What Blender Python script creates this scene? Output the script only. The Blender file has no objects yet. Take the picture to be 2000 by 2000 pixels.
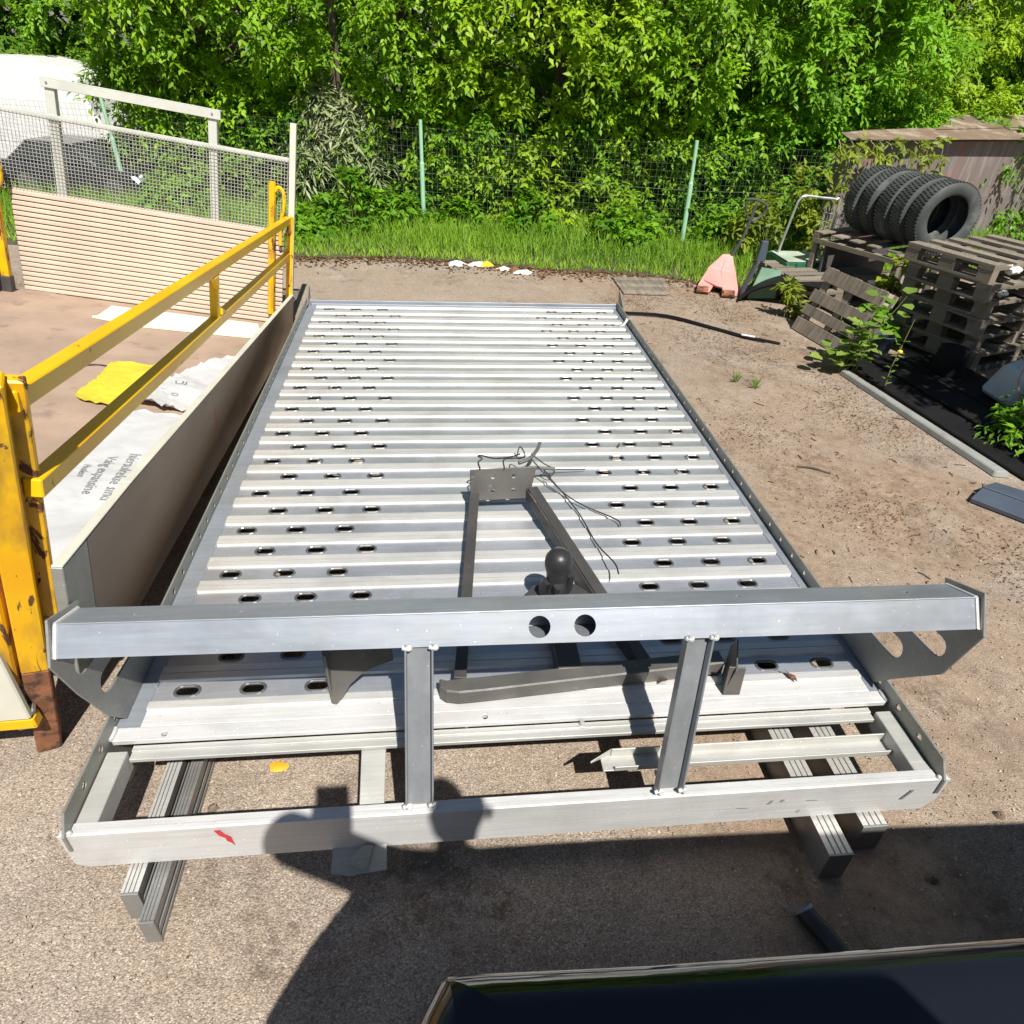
import bpy, bmesh, math, random
import numpy as np
from mathutils import Matrix, Vector
from mathutils.geometry import tessellate_polygon

S = bpy.context.scene
COL = S.collection
R = math.radians
rnd = random.Random(7)

# ------------------------------------------------------------------ camera, sky, sun, exposure
cam = bpy.data.objects.new('camera', bpy.data.cameras.new('camera'))
COL.objects.link(cam)
cam.data.sensor_width = 36
cam.data.lens = 36 * 1336.2 / 2000
cam.data.clip_start = 0.02
cam.data.clip_end = 500
cam.matrix_world = Matrix.Translation((-0.09992, -4.85877, 1.55132)) @ Matrix.Rotation(-0.130653, 4, 'Z') @ Matrix.Rotation(0.971491, 4, 'X') @ Matrix.Rotation(0.05572, 4, 'Z')
S.camera = cam

SUN_EL, SUN_AZ = R(55), R(14)          # azimuth measured from -Y towards +X
to_sun = Vector((math.sin(SUN_AZ) * math.cos(SUN_EL), -math.cos(SUN_AZ) * math.cos(SUN_EL), math.sin(SUN_EL)))
W = bpy.data.worlds.new('World')
S.world = W
W.use_nodes = True
wn = W.node_tree
sky = wn.nodes.new('ShaderNodeTexSky')
sky.sky_type = 'NISHITA'
sky.sun_disc = False
sky.sun_elevation = SUN_EL
sky.sun_rotation = math.atan2(to_sun.x, to_sun.y)
sky.air_density = 1.0
sky.dust_density = 0.6
wn.links.new(sky.outputs[0], wn.nodes['Background'].inputs[0])
wn.nodes['Background'].inputs[1].default_value = 0.05
sl = bpy.data.lights.new('sun', 'SUN')
sl.energy = 5.0
sl.angle = R(0.55)
sl.color = (1.0, 0.955, 0.88)
sun = bpy.data.objects.new('sun', sl)
COL.objects.link(sun)
sun.rotation_euler = (-to_sun).to_track_quat('-Z', 'Y').to_euler()
S.view_settings.view_transform = 'Standard'
S.view_settings.look = 'None'
S.view_settings.gamma = 1
S.view_settings.use_curve_mapping = False
S.view_settings.exposure = 0.42
GZ = -0.25                             # level of the yard

# ------------------------------------------------------------------ materials
class NT:
    def __init__(s, name):
        s.m = bpy.data.materials.new(name); s.m.use_nodes = True
        s.t = s.m.node_tree; s.b = s.t.nodes['Principled BSDF']; s.out = s.t.nodes['Material Output']
        s.tc = s.t.nodes.new('ShaderNodeTexCoord')
    def n(s, typ, **kw):
        nd = s.t.nodes.new('ShaderNode' + typ)
        for k, v in kw.items(): setattr(nd, k, v)
        return nd
    def l(s, a, b): s.t.links.new(a, b)
    def coord(s, scale=(1, 1, 1), rot=(0, 0, 0), which='Object'):
        mp = s.n('Mapping'); mp.inputs['Scale'].default_value = scale; mp.inputs['Rotation'].default_value = rot
        s.l(s.tc.outputs[which], mp.inputs[0]); return mp.outputs[0]
    def noise(s, vec, scale=5, detail=4, rough=.55, dist=0):
        nd = s.n('TexNoise'); nd.inputs['Scale'].default_value = scale; nd.inputs['Detail'].default_value = detail
        nd.inputs['Roughness'].default_value = rough; nd.inputs['Distortion'].default_value = dist
        s.l(vec, nd.inputs['Vector']); return nd.outputs[0]
    def voro(s, vec, scale=5, feature='F1'):
        nd = s.n('TexVoronoi', feature=feature); nd.inputs['Scale'].default_value = scale
        s.l(vec, nd.inputs['Vector']); return nd
    def ramp(s, fac, stops, interp='LINEAR'):
        nd = s.n('ValToRGB'); e = nd.color_ramp.elements; nd.color_ramp.interpolation = interp
        while len(e) < len(stops): e.new(.5)
        for i, (p, c) in enumerate(stops):
            e[i].position = p
            e[i].color = (c, c, c, 1) if isinstance(c, (int, float)) else (*c, 1)
        s.l(fac, nd.inputs[0]); return nd.outputs[0]
    def mix(s, fac, a, b, blend='MIX'):
        nd = s.n('Mix', data_type='RGBA', blend_type=blend)
        for i, v in ((0, fac), (6, a), (7, b)):
            sock = nd.inputs[i]
            if isinstance(v, bpy.types.NodeSocket): s.l(v, sock)
            elif isinstance(v, (int, float)): sock.default_value = v if i == 0 else (v, v, v, 1)
            else: sock.default_value = (*v, 1)
        return nd.outputs[2]
    def math(s, op, a, b=0.0):
        nd = s.n('Math', operation=op)
        for sock, v in ((nd.inputs[0], a), (nd.inputs[1], b)):
            if isinstance(v, (int, float)): sock.default_value = v
            else: s.l(v, sock)
        return nd.outputs[0]
    def bump(s, h, strength=.3, dist=.01):
        nd = s.n('Bump'); nd.inputs['Strength'].default_value = strength; nd.inputs['Distance'].default_value = dist
        s.l(h, nd.inputs['Height']); s.l(nd.outputs[0], s.b.inputs['Normal'])
    def set(s, **kw):
        for k, v in kw.items():
            i = s.b.inputs[{'color': 'Base Color', 'rough': 'Roughness', 'metal': 'Metallic', 'spec': 'Specular IOR Level', 'coat': 'Coat Weight', 'trans': 'Transmission Weight', 'alpha': 'Alpha'}[k]]
            if isinstance(v, bpy.types.NodeSocket): s.l(v, i)
            elif isinstance(v, tuple): i.default_value = (*v, 1)
            else: i.default_value = v

def surf(name, base, rough=.6, metal=0., vary=.25, vscale=6, stretch=(1, 1, 1), spots=None, sscale=25, sth=(.62, .7), bump=.15, bscale=60, spec=.5, objrand=0.):
    """a plain worn surface: base colour, broad variation, optional spots of a second colour, fine relief"""
    t = NT(name); v = t.coord(stretch)
    n1 = t.noise(v, vscale, 5)
    c = t.mix(t.ramp(n1, [(.3, 0.), (.7, 1.)]), tuple(x * (1 - vary) for x in base), tuple(min(1, x * (1 + vary * .6)) for x in base))
    if spots:
        n2 = t.noise(v, sscale, 6, .65)
        c = t.mix(t.ramp(n2, [(sth[0], 0.), (sth[1], 1.)]), c, spots)
    if objrand:
        oi = t.n('ObjectInfo')
        k = t.math('MULTIPLY_ADD', oi.outputs['Random'], objrand); t.t.nodes[-1].inputs[2].default_value = 1 - objrand / 2
        c = t.mix(1., c, k, 'MULTIPLY')
    t.set(color=c, metal=metal, spec=spec)
    r = t.noise(v, vscale * 3, 3)
    t.set(rough=t.ramp(r, [(.25, max(.02, rough - .1)), (.75, min(1, rough + .1))]))
    if bump: t.bump(t.noise(v, bscale, 4), bump, .004)
    return t.m

def brushed(name, base, rough, metal, streak=(3, 90, 90), dirt=(.33, .31, .27), amount=.45):
    t = NT(name); oi = t.n('ObjectInfo'); va = t.n('VectorMath', operation='ADD')
    t.l(t.tc.outputs['Object'], va.inputs[0]); t.l(oi.outputs['Location'], va.inputs[1]); v = va.outputs[0]
    mp = t.n('Mapping'); mp.inputs['Scale'].default_value = streak; t.l(v, mp.inputs[0])
    s1 = t.noise(mp.outputs[0], 1.6, 5, .7)
    c = t.mix(t.ramp(s1, [(.3, 0.), (.7, 1.)]), tuple(x * .8 for x in base), base)
    sm = t.noise(v, 3.2, 7, .62, .4)
    c = t.mix(t.ramp(sm, [(.5, 0.), (.72, amount)]), c, dirt)
    sp = t.voro(v, 42); c = t.mix(t.ramp(sp.outputs['Distance'], [(.05, .8), (.1, 0.)]), c, tuple(min(1, x * 1.5 + .1) for x in base))
    fine = t.noise(v, 140, 3)
    c = t.mix(t.ramp(fine, [(.64, 0.), (.74, .5)]), c, dirt)
    mp2 = t.n('Mapping'); mp2.inputs['Scale'].default_value = (1.2, 3.2, 3.2); t.l(v, mp2.inputs[0])
    patch = t.noise(mp2.outputs[0], 1.7, 6, .65, .6)
    c = t.mix(t.ramp(patch, [(.46, 0.), (.70, min(.75, amount * 1.5))]), c, tuple(x * .62 for x in base))
    t.set(color=c, metal=metal)
    t.set(rough=t.ramp(t.noise(v, 9, 5), [(.3, rough - .07), (.7, rough + .1)]))
    t.bump(s1, .06, .002)
    return t.m

M = {}
M['rib'] = brushed('rib_aluminium', (.77, .76, .73), .38, .4, amount=.4)
M['flat'] = brushed('flat_aluminium', (.58, .605, .65), .32, .6, amount=.5)
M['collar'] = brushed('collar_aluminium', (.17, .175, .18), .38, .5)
M['alu'] = brushed('frame_aluminium', (.60, .60, .57), .45, .35, amount=.35)
M['alu_white'] = brushed('pale_aluminium', (.69, .69, .685), .5, .2, amount=.3)
M['galv'] = brushed('galvanised_beam', (.35, .385, .435), .46, .4, streak=(2, 40, 40), amount=.5)
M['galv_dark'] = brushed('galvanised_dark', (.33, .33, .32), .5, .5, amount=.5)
M['web'] = brushed('rail_web', (.33, .335, .30), .45, .4, amount=.45)
M['upright'] = brushed('upright_galvanised', (.34, .36, .385), .42, .5, streak=(20, 20, 3), amount=.3)
M['steel_dark'] = surf('dark_steel', (.085, .08, .076), .5, .35, spots=(.25, .24, .22), sscale=40, sth=(.7, .76))
M['steel_grey'] = surf('grey_steel', (.135, .13, .12), .5, .3, spots=(.36, .34, .31), sscale=22, sth=(.66, .76))
M['rubber_ball'] = surf('black_plastic_cap', (.03, .03, .033), .42, 0, vary=.2)
M['sideboard'] = surf('aluminium_sideboard', (.20, .13, .08), .42, .15, vary=.18, vscale=2.5, stretch=(1, .3, 1), spots=(.16, .10, .07), sscale=9, sth=(.7, .78), bump=.05)
M['cream'] = surf('cream_lacquer', (.60, .59, .50), .5, 0, vary=.1, spots=(.5, .46, .38), sscale=14, sth=(.66, .8), bump=.05)
M['slat'] = surf('cream_slat', (.60, .49, .385), .6, 0, vary=.12, vscale=3, spots=(.42, .32, .23), sscale=8, sth=(.66, .8), objrand=.1, bump=.08)
M['white_frame'] = surf('white_frame', (.56, .57, .51), .5, .1, vary=.12, spots=(.4, .36, .3), sscale=18, sth=(.66, .76))
M['wire'] = surf('wire', (.52, .50, .46), .5, .3, bump=0)
M['fence_wire'] = surf('fence_wire', (.17, .21, .16), .5, .2, bump=0)
M['green_paint'] = surf('pale_green_paint', (.36, .62, .42), .5, 0, vary=.12, spots=(.55, .66, .55), sscale=12)
M['ply'] = surf('brown_floor', (.40, .29, .215), .75, 0, vary=.22, vscale=3, spots=(.26, .18, .13), sscale=7, sth=(.56, .72), bump=.2)
M['paper'] = surf('white_sack', (.56, .565, .565), .6, 0, vary=.1, vscale=7, spots=(.45, .42, .37), sscale=9, sth=(.62, .8), bump=.9, bscale=11)
M['ink'] = surf('grey_ink', (.26, .27, .28), .7, 0, bump=0)
M['red_ink'] = surf('red_brown_ink', (.22, .06, .05), .7, 0, bump=0)
M['red'] = surf('red_paint', (.60, .04, .05), .5, 0, spots=(.7, .6, .55), sscale=30)
M['cloth'] = surf('yellow_cloth', (.66, .55, .035), .85, 0, vary=.2, spots=(.42, .33, .04), sscale=10, sth=(.56, .75), bump=.45, bscale=9)
M['board'] = surf('cream_board', (.84, .80, .62), .6, 0, vary=.06)
M['wood'] = surf('weathered_wood', (.235, .20, .155), .85, 0, vary=.4, vscale=3, stretch=(12, 2, 12), spots=(.10, .085, .07), sscale=9, sth=(.6, .7), bump=.4, bscale=30, objrand=.45)
M['wood_pale'] = surf('pale_wood', (.50, .45, .37), .8, 0, vary=.3, vscale=3, stretch=(3, 3, 14), bump=.3, bscale=30, objrand=.3)
M['wood_dark'] = surf('dark_wood', (.07, .065, .06), .8, 0, vary=.3, objrand=.3)
M['tyre'] = surf('tyre_rubber', (.07, .077, .074), .7, 0, vary=.3, spots=(.16, .17, .16), sscale=6, sth=(.55, .75), bump=.15)
M['roof'] = surf('rusty_roof_sheet', (.215, .15, .105), .8, .1, vary=.25, vscale=2, spots=(.42, .37, .30), sscale=4, sth=(.5, .7), bump=.2)
M['roof_grey'] = surf('grey_roof_sheet', (.36, .31, .26), .75, .1, vary=.25, vscale=2)
M['concrete'] = surf('weathered_concrete', (.27, .28, .26), .85, 0, vary=.25, spots=(.2, .2, .18), sscale=12, sth=(.55, .7), bump=.3)
M['black_sheet'] = surf('black_sheet', (.011, .0105, .0115), .7, 0, vary=.3, spots=(.03, .028, .026), sscale=14, sth=(.66, .8), spec=.2)
M['blue_grey'] = surf('blue_grey_plastic', (.07, .088, .12), .45, 0, vary=.15)
M['canister'] = surf('white_canister', (.50, .58, .60), .4, 0, vary=.1, spots=(.7, .7, .68), sscale=6)
M['pink'] = surf('faded_red_paint', (.66, .29, .26), .6, 0, vary=.12, spots=(.55, .2, .1), sscale=10, sth=(.62, .75))
M['rust'] = surf('rust', (.25, .105, .05), .9, 0, vary=.5, vscale=14, spots=(.07, .04, .03), sscale=22, sth=(.5, .6), bump=.4)
M['grey_tube'] = surf('grey_tube', (.10, .11, .115), .5, .2)
M['bright_tube'] = surf('bright_tube', (.58, .60, .58), .35, .6)
M['green_crate'] = surf('green_crate', (.03, .16, .09), .5, 0, spots=(.2, .3, .2), sscale=12)
M['sage'] = surf('pale_green_lid', (.42, .50, .38), .6, 0)
M['film'] = surf('green_film', (.20, .34, .24), .35, 0)
M['bark'] = surf('bark', (.10, .08, .06), .9, 0, vary=.4, bump=.5)
M['stem'] = surf('green_stem', (.14, .17, .05), .7, 0)
M['twig'] = surf('dry_twig', (.34, .27, .22), .8, 0)
M['van'] = surf('white_van_paint', (.80, .80, .79), .3, 0, vary=.03, bump=0)
M['car_dark'] = surf('dark_car_paint', (.025, .03, .04), .2, 0, bump=0)
M['glass_dark'] = surf('dark_glass', (.03, .045, .05), .08, 0, bump=0)
M['car_light'] = surf('headlight', (.6, .68, .7), .15, 0, bump=0)
M['skin'] = surf('skin', (.55, .34, .25), .55, 0, vary=.08, bump=.05)
M['hair'] = surf('hair', (.05, .035, .025), .7, 0)
M['shirt'] = surf('navy_cotton', (.03, .045, .09), .85, 0)
M['jeans'] = surf('denim', (.06, .08, .14), .85, 0)
M['shoe'] = surf('black_leather', (.02, .02, .02), .5, 0)
M['eye'] = surf('eye', (.8, .8, .78), .2, 0, bump=0)
M['white_scrap'] = surf('white_scrap', (.75, .74, .70), .6, 0)
M['orange_scrap'] = surf('orange_scrap', (.85, .42, .03), .6, 0, spots=(.8, .55, .1), sscale=20)
M['soil_dark'] = surf('dark_debris', (.06, .045, .035), .95, 0, vary=.4, bump=.5)
M['cable'] = surf('cable_rubber', (.03, .03, .03), .6, 0, bump=0)
M['yellow_flower'] = surf('yellow_petal', (.8, .65, .05), .6, 0)

def yellow_paint():
    t = NT('chipped_yellow_paint'); v = t.coord()
    base = t.mix(t.ramp(t.noise(v, 4, 5), [(.35, 0.), (.65, 1.)]), (.80, .40, .004), (.85, .51, .006))
    base = t.mix(t.ramp(t.noise(t.coord((3, 3, 1)), 5, 6), [(.48, 0.), (.66, .75)]), base, (.34, .19, .03))
    chips = t.ramp(t.noise(t.coord((22, 22, 7)), 1., 9, .68, .9), [(.575, 0.), (.59, 1.)])
    col = t.mix(chips, base, t.mix(t.noise(v, 60, 4), (.035, .018, .012), (.22, .085, .04)))
    t.set(color=col, rough=t.mix(chips, .36, .9)); t.bump(t.math('SUBTRACT', 1, chips), .5, .002)
    return t.m
M['yellow'] = yellow_paint()
def yellow_clean():
    t = NT('yellow_paint'); v = t.coord()
    base = t.mix(t.ramp(t.noise(v, 3, 5), [(.35, 0.), (.65, 1.)]), (.82, .43, .004), (.86, .53, .006))
    chips = t.ramp(t.noise(v, 17, 8, .6, .4), [(.69, 0.), (.70, 1.)])
    t.set(color=t.mix(chips, base, (.12, .05, .025)), rough=.36); return t.m
M['yellow_rail'] = yellow_clean()

def ground_mat():
    t = NT('worn_aggregate'); v = t.coord()
    wv = t.mix(.012, v, t.noise(v, 40, 3), 'ADD'); grain = t.voro(t.coord((1, 1.35, 1), (0, 0, .6)), 215); g2 = t.voro(v, 95)
    c = t.mix(t.ramp(t.noise(v, .9, 7, .6), [(.36, 0.), (.66, 1.)]), (.41, .32, .24), (.365, .31, .26))
    c = t.mix(t.ramp(t.noise(v, 4.5, 7, .65), [(.42, 0.), (.7, .6)]), c, (.45, .36, .275))
    c = t.mix(t.ramp(t.noise(v, 1.9, 6, .6, .3), [(.5, 0.), (.68, .65)]), c, (.50, .42, .345))
    c = t.mix(t.ramp(t.noise(v, 2.4, 6, .6, .8), [(.56, 0.), (.72, .6)]), c, (.25, .195, .155))
    gc = t.ramp(grain.outputs['Color'], [(0., .38), (.4, .9), (.75, 1.1), (1., 2.0)])
    c = t.mix(.85, c, gc, 'MULTIPLY')
    gap = t.ramp(grain.outputs['Distance'], [(.35, 1.), (.8, .45)])
    c = t.mix(.8, c, gap, 'MULTIPLY')
    big = t.ramp(g2.outputs['Distance'], [(.12, 1.), (.2, 0.)])
    sel = t.ramp(t.n('SeparateColor').outputs[0], [(.6, 0.), (.75, 1.)]); sep = [n for n in t.t.nodes if n.type == 'SEPARATE_COLOR'][-1]
    t.l(g2.outputs['Color'], sep.inputs[0])
    c = t.mix(t.math('MULTIPLY', big, sel), c, (.52, .45, .37))
    moss = t.math('MULTIPLY', t.ramp(t.noise(v, 1.3, 8, .68, .5), [(.53, 0.), (.66, 1.)]), t.ramp(t.noise(v, 26, 6, .7), [(.42, 0.), (.62, 1.)]))
    geo = t.n('SeparateXYZ'); t.l(t.tc.outputs['Object'], geo.inputs[0])
    side = t.math('ADD', t.ramp(t.math('MULTIPLY_ADD', geo.outputs[0], .2), [(.3, 0.), (.55, 1.)]), t.ramp(t.math('MULTIPLY_ADD', geo.outputs[1], .2), [(.1, 0.), (.45, 1.)]))
    side = t.math('MINIMUM', t.math('ADD', side, .25), 1.)
    c = t.mix(t.math('MULTIPLY', moss, side), c, (.11, .062, .032))
    stain = t.ramp(t.noise(v, 3.1, 6, .62), [(.60, 0.), (.74, .75)])
    c = t.mix(stain, c, (.115, .10, .085))
    dirt = t.math('MULTIPLY', t.ramp(geo.outputs[0], [(.25, 0.), (.9, 1.)]), t.ramp(t.noise(v, 1.1, 7, .65, .6), [(.40, 0.), (.60, .8)]))
    c = t.mix(dirt, c, t.mix(t.ramp(t.noise(v, 18, 6, .7), [(.35, 0.), (.65, 1.)]), (.20, .13, .085), (.36, .265, .19)))
    mud = t.math('MULTIPLY', t.ramp(t.noise(v, 2.1, 7, .7, .4), [(.56, 0.), (.66, .55)]), t.ramp(t.noise(v, 34, 5, .7), [(.40, 0.), (.6, 1.)]))
    c = t.mix(mud, c, (.075, .055, .042))
    t.set(color=c, rough=.92, spec=.25)
    h = t.math('ADD', t.math('MULTIPLY', gap, .6), t.noise(v, 30, 4)); t.bump(h, .55, .006)
    return t.m
M['ground'] = ground_mat()
M['verge'] = surf('verge_soil', (.095, .085, .045), .95, 0, vary=.4, vscale=4, spots=(.05, .035, .022), sscale=8, sth=(.5, .65), bump=.5, bscale=40)

def shed_wall_mat():
    t = NT('stained_shed_sheet'); v = t.coord()
    c = t.mix(t.ramp(t.noise(v, 1.6, 5), [(.35, 0.), (.65, 1.)]), (.16, .145, .145), (.185, .14, .12))
    c = t.mix(t.ramp(t.noise(t.coord((7, 7, .9), (0, .35, 0)), 1.6, 6, .65), [(.5, 0.), (.66, .8)]), c, (.29, .265, .25))
    c = t.mix(t.ramp(t.noise(v, 2.6, 4), [(.6, 0.), (.72, .8)]), c, (.30, .10, .075))
    t.set(color=c, rough=.8); t.bump(t.noise(v, 30, 4), .2, .004); return t.m
M['shed'] = shed_wall_mat()

def black_gloss():
    t = NT('black_car_lacquer'); v = t.coord()
    t.set(color=(.010, .012, .017), rough=t.ramp(t.noise(v, 5, 6, .65), [(.3, .04), (.8, .12)]), spec=.45); t.bump(t.noise(v, 7, 3), .12, .02); return t.m
M['gloss'] = black_gloss()

def leaf_mat(name, dark, light, trans, tw=.45):
    t = NT(name)
    a = t.n('Attribute', attribute_name='tint')
    c = t.mix(a.outputs['Fac'], dark, light)
    t.set(color=c, rough=.5, spec=.35)
    tr = t.n('BsdfTranslucent'); t.l(t.mix(a.outputs['Fac'], tuple(x * .6 for x in trans), trans), tr.inputs[0])
    mx = t.n('MixShader'); mx.inputs[0].default_value = tw
    t.l(t.b.outputs[0], mx.inputs[1]); t.l(tr.outputs[0], mx.inputs[2]); t.l(mx.outputs[0], t.out.inputs[0])
    return t.m
M['leaf'] = leaf_mat('maple_leaf', (.075, .19, .008), (.30, .50, .016), (.42, .72, .03), .36)
M['leaf_b'] = leaf_mat('ash_leaf', (.06, .17, .010), (.23, .46, .022), (.36, .68, .035), .36)
M['leaf_c'] = leaf_mat('young_leaf', (.11, .22, .006), (.36, .52, .016), (.46, .70, .025), .36)
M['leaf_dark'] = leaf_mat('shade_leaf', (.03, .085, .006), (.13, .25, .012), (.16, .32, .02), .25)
M['leaf_silver'] = leaf_mat('silver_leaf', (.15, .23, .07), (.46, .50, .28), (.36, .44, .18), .3)
M['leaf_bush'] = leaf_mat('bush_leaf', (.05, .15, .008), (.22, .44, .016), (.34, .62, .03), .32)
M['leaf_vine'] = leaf_mat('vine_leaf', (.11, .17, .012), (.33, .38, .035), (.4, .5, .04), .35)
M['leaf_big'] = leaf_mat('broad_leaf', (.12, .22, .03), (.27, .38, .07), (.3, .45, .06), .3)
M['grass'] = leaf_mat('grass_blade', (.09, .22, .012), (.32, .52, .04), (.3, .5, .05), .27)
M['litter'] = leaf_mat('dead_leaf', (.06, .03, .015), (.26, .15, .07), (.1, .06, .03), .1)
M['pebble'] = leaf_mat('pebble', (.16, .12, .09), (.50, .43, .36), (.2, .2, .2), .0)

# ------------------------------------------------------------------ mesh helpers
class MB:
    """collects polygons (several materials allowed) and links them as ONE mesh object"""
    def __init__(s): s.v = []; s.f = []; s.mi = []; s.cur = 0
    def add(s, vs, fs):
        o = len(s.v); s.v += [Vector(p) for p in vs]
        for f in fs: s.f.append([o + i for i in f]); s.mi.append(s.cur)
        return s
    def hexa(s, c8):
        return s.add(c8, [(0, 3, 2, 1), (4, 5, 6, 7), (0, 1, 5, 4), (1, 2, 6, 5), (2, 3, 7, 6), (3, 0, 4, 7)])
    def box(s, x0, x1, y0, y1, z0, z1, m=None):
        c = [(x0, y0, z0), (x1, y0, z0), (x1, y1, z0), (x0, y1, z0), (x0, y0, z1), (x1, y0, z1), (x1, y1, z1), (x0, y1, z1)]
        if m is not None: c = [m @ Vector(p) for p in c]
        return s.hexa(c)
    def bar(s, a, b, w, h, up=(0, 0, 1)):
        a, b = Vector(a), Vector(b); d = (b - a).normalized(); sx = d.cross(Vector(up)).normalized(); u = sx.cross(d)
        def ring(p): return [p - sx * w / 2 - u * h / 2, p + sx * w / 2 - u * h / 2, p + sx * w / 2 + u * h / 2, p - sx * w / 2 + u * h / 2]
        return s.hexa(ring(a) + ring(b))
    def tube(s, pts, r, n=8, closed=False, taper=None):
        pts = [Vector(p) for p in pts]; k = len(pts); vs = []; prev = None
        for i, p in enumerate(pts):
            d = (pts[(i + 1) % k] - pts[i - 1]) if closed else (pts[min(i + 1, k - 1)] - pts[max(i - 1, 0)])
            d.normalize()
            if prev is None: prev = d.orthogonal().normalized()
            u = (prev - d * prev.dot(d)); u = u.normalized() if u.length > 1e-6 else d.orthogonal().normalized(); prev = u
            w = d.cross(u); rr = r if taper is None else r + (taper - r) * i / max(1, k - 1)
            vs += [p + (u * math.cos(2 * math.pi * j / n) + w * math.sin(2 * math.pi * j / n)) * rr for j in range(n)]
        fs = []
        for i in range(k if closed else k - 1):
            a, b = i * n, ((i + 1) % k) * n
            fs += [(a + j, a + (j + 1) % n, b + (j + 1) % n, b + j) for j in range(n)]
        if not closed: fs += [tuple(range(n))[::-1], tuple((k - 1) * n + j for j in range(n))]
        return s.add(vs, fs)
    def plate(s, outer, holes, fr, t):
        """polygon with holes in 2-D, set in frame fr (4x4: x,y = plane, z = thickness)"""
        loops = [list(outer)] + [list(h) for h in holes]
        flat = [p for lp in loops for p in lp]
        tris = tessellate_polygon([[Vector((x, y, 0)) for x, y in lp] for lp in loops])
        n = len(flat); o = len(s.v)
        s.v += [fr @ Vector((x, y, 0)) for x, y in flat] + [fr @ Vector((x, y, t)) for x, y in flat]
        for a, b, c in tris:
            s.f.append([o + a, o + b, o + c]); s.f.append([o + n + c, o + n + b, o + n + a]); s.mi += [s.cur, s.cur]
        k = 0
        for lp in loops:
            m = len(lp)
            for i in range(m):
                j = (i + 1) % m; s.f.append([o + k + i, o + k + j, o + n + k + j, o + n + k + i]); s.mi.append(s.cur)
            k += m
        return s
    def lathe(s, prof, org, axis=(0, 0, 1), n=20, closed=False):
        ax = Vector(axis).normalized(); u = ax.orthogonal().normalized(); w = ax.cross(u); org = Vector(org); vs = []
        for r, z in prof: vs += [org + ax * z + (u * math.cos(2 * math.pi * j / n) + w * math.sin(2 * math.pi * j / n)) * r for j in range(n)]
        k = len(prof); fs = []
        for i in range(k if closed else k - 1):
            a, b = i * n, ((i + 1) % k) * n; fs += [(a + j, a + (j + 1) % n, b + (j + 1) % n, b + j) for j in range(n)]
        return s.add(vs, fs)
    def ball(s, c, r, n=10, sq=(1, 1, 1)):
        c = Vector(c); m = n // 2 + 1
        prof = [(math.sin(math.pi * i / m), -math.cos(math.pi * i / m)) for i in range(m + 1)]
        vs = [c + Vector((max(q, 1e-4) * math.cos(2 * math.pi * j / n) * r * sq[0], max(q, 1e-4) * math.sin(2 * math.pi * j / n) * r * sq[1], z * r * sq[2])) for q, z in prof for j in range(n)]
        return s.add(vs, [(i * n + j, i * n + (j + 1) % n, (i + 1) * n + (j + 1) % n, (i + 1) * n + j) for i in range(m) for j in range(n)])
    def mesh(s, name, mats, bevel=0, smooth=False, inv=None, fix=True):
        me = bpy.data.meshes.new(name)
        vs = [(inv @ p if inv is not None else p)[:] for p in s.v]
        me.from_pydata(vs, [], s.f)
        for m in (mats if isinstance(mats, (list, tuple)) else [mats]): me.materials.append(m)
        me.polygons.foreach_set('material_index', s.mi)
        if bevel or fix:
            bm = bmesh.new(); bm.from_mesh(me)
            if fix: bmesh.ops.recalc_face_normals(bm, faces=bm.faces)
            if bevel:
                es = [e for e in bm.edges if len(e.link_faces) == 2 and e.calc_face_angle(0) > .6]
                bmesh.ops.bevel(bm, geom=es, offset=bevel, segments=1, affect='EDGES', clamp_overlap=True)
            bm.to_mesh(me); bm.free()
        if smooth:
            me.shade_smooth()
            me.set_sharp_from_angle(angle=R(40))
        me.update(); return me

MW = {}                                 # world matrix of each thing, for building parts in world coordinates
def link(name, me, parent=None, mw=None):
    o = bpy.data.objects.new(name, me); COL.objects.link(o)
    if parent is not None: o.parent = parent
    if mw is not None: o.matrix_local = mw
    return o
def tag(o, label, cat, group=None, kind=None):
    if label: o['label'] = label
    if cat: o['category'] = cat
    if group: o['group'] = group
    if kind: o['kind'] = kind
    return o
def thing(name, label, cat, loc=(0, 0, 0), mat=None, group=None):
    o = bpy.data.objects.new(name, None); COL.objects.link(o); o.empty_display_size = .1
    m = mat if mat is not None else Matrix.Translation(loc)
    o.matrix_world = m; MW[o.name] = m
    return tag(o, label, cat, group)
def part(name, mb, mat, parent, bevel=0, smooth=False, local=False, stuff=False, label=None, fix=True):
    inv = None
    p = parent
    while p is not None and p.name not in MW: p = p.parent
    if not local and p is not None: inv = MW[p.name].inverted()
    o = link(name, mb.mesh(name, mat, bevel, smooth, inv, fix), parent)
    if stuff: o['kind'] = 'stuff'
    if label: o['label'] = label
    return o
def solo(name, mb, mat, label, cat, loc, bevel=0, smooth=False, group=None, kind=None, fix=True):
    m = Matrix.Translation(loc)
    o = link(name, mb.mesh(name, mat, bevel, smooth, m.inverted(), fix)); o.matrix_world = m
    return tag(o, label, cat, group, kind)
def copy_tree(o, parent=None):
    c = o.copy(); COL.objects.link(c)
    if parent is not None: c.parent = parent
    for ch in list(o.children): copy_tree(ch, c)
    return c
def slot(cx, cy, hl, r, n=6, ang=0.):
    """stadium outline, long axis along x turned by ang"""
    p = [(hl + r * math.cos(a), r * math.sin(a)) for a in [-math.pi / 2 + math.pi * i / n for i in range(n + 1)]]
    p += [(-hl + r * math.cos(a), r * math.sin(a)) for a in [math.pi / 2 + math.pi * i / n for i in range(n + 1)]]
    ca, sa = math.cos(ang), math.sin(ang)
    return [(cx + x * ca - y * sa, cy + x * sa + y * ca) for x, y in p]
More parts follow.
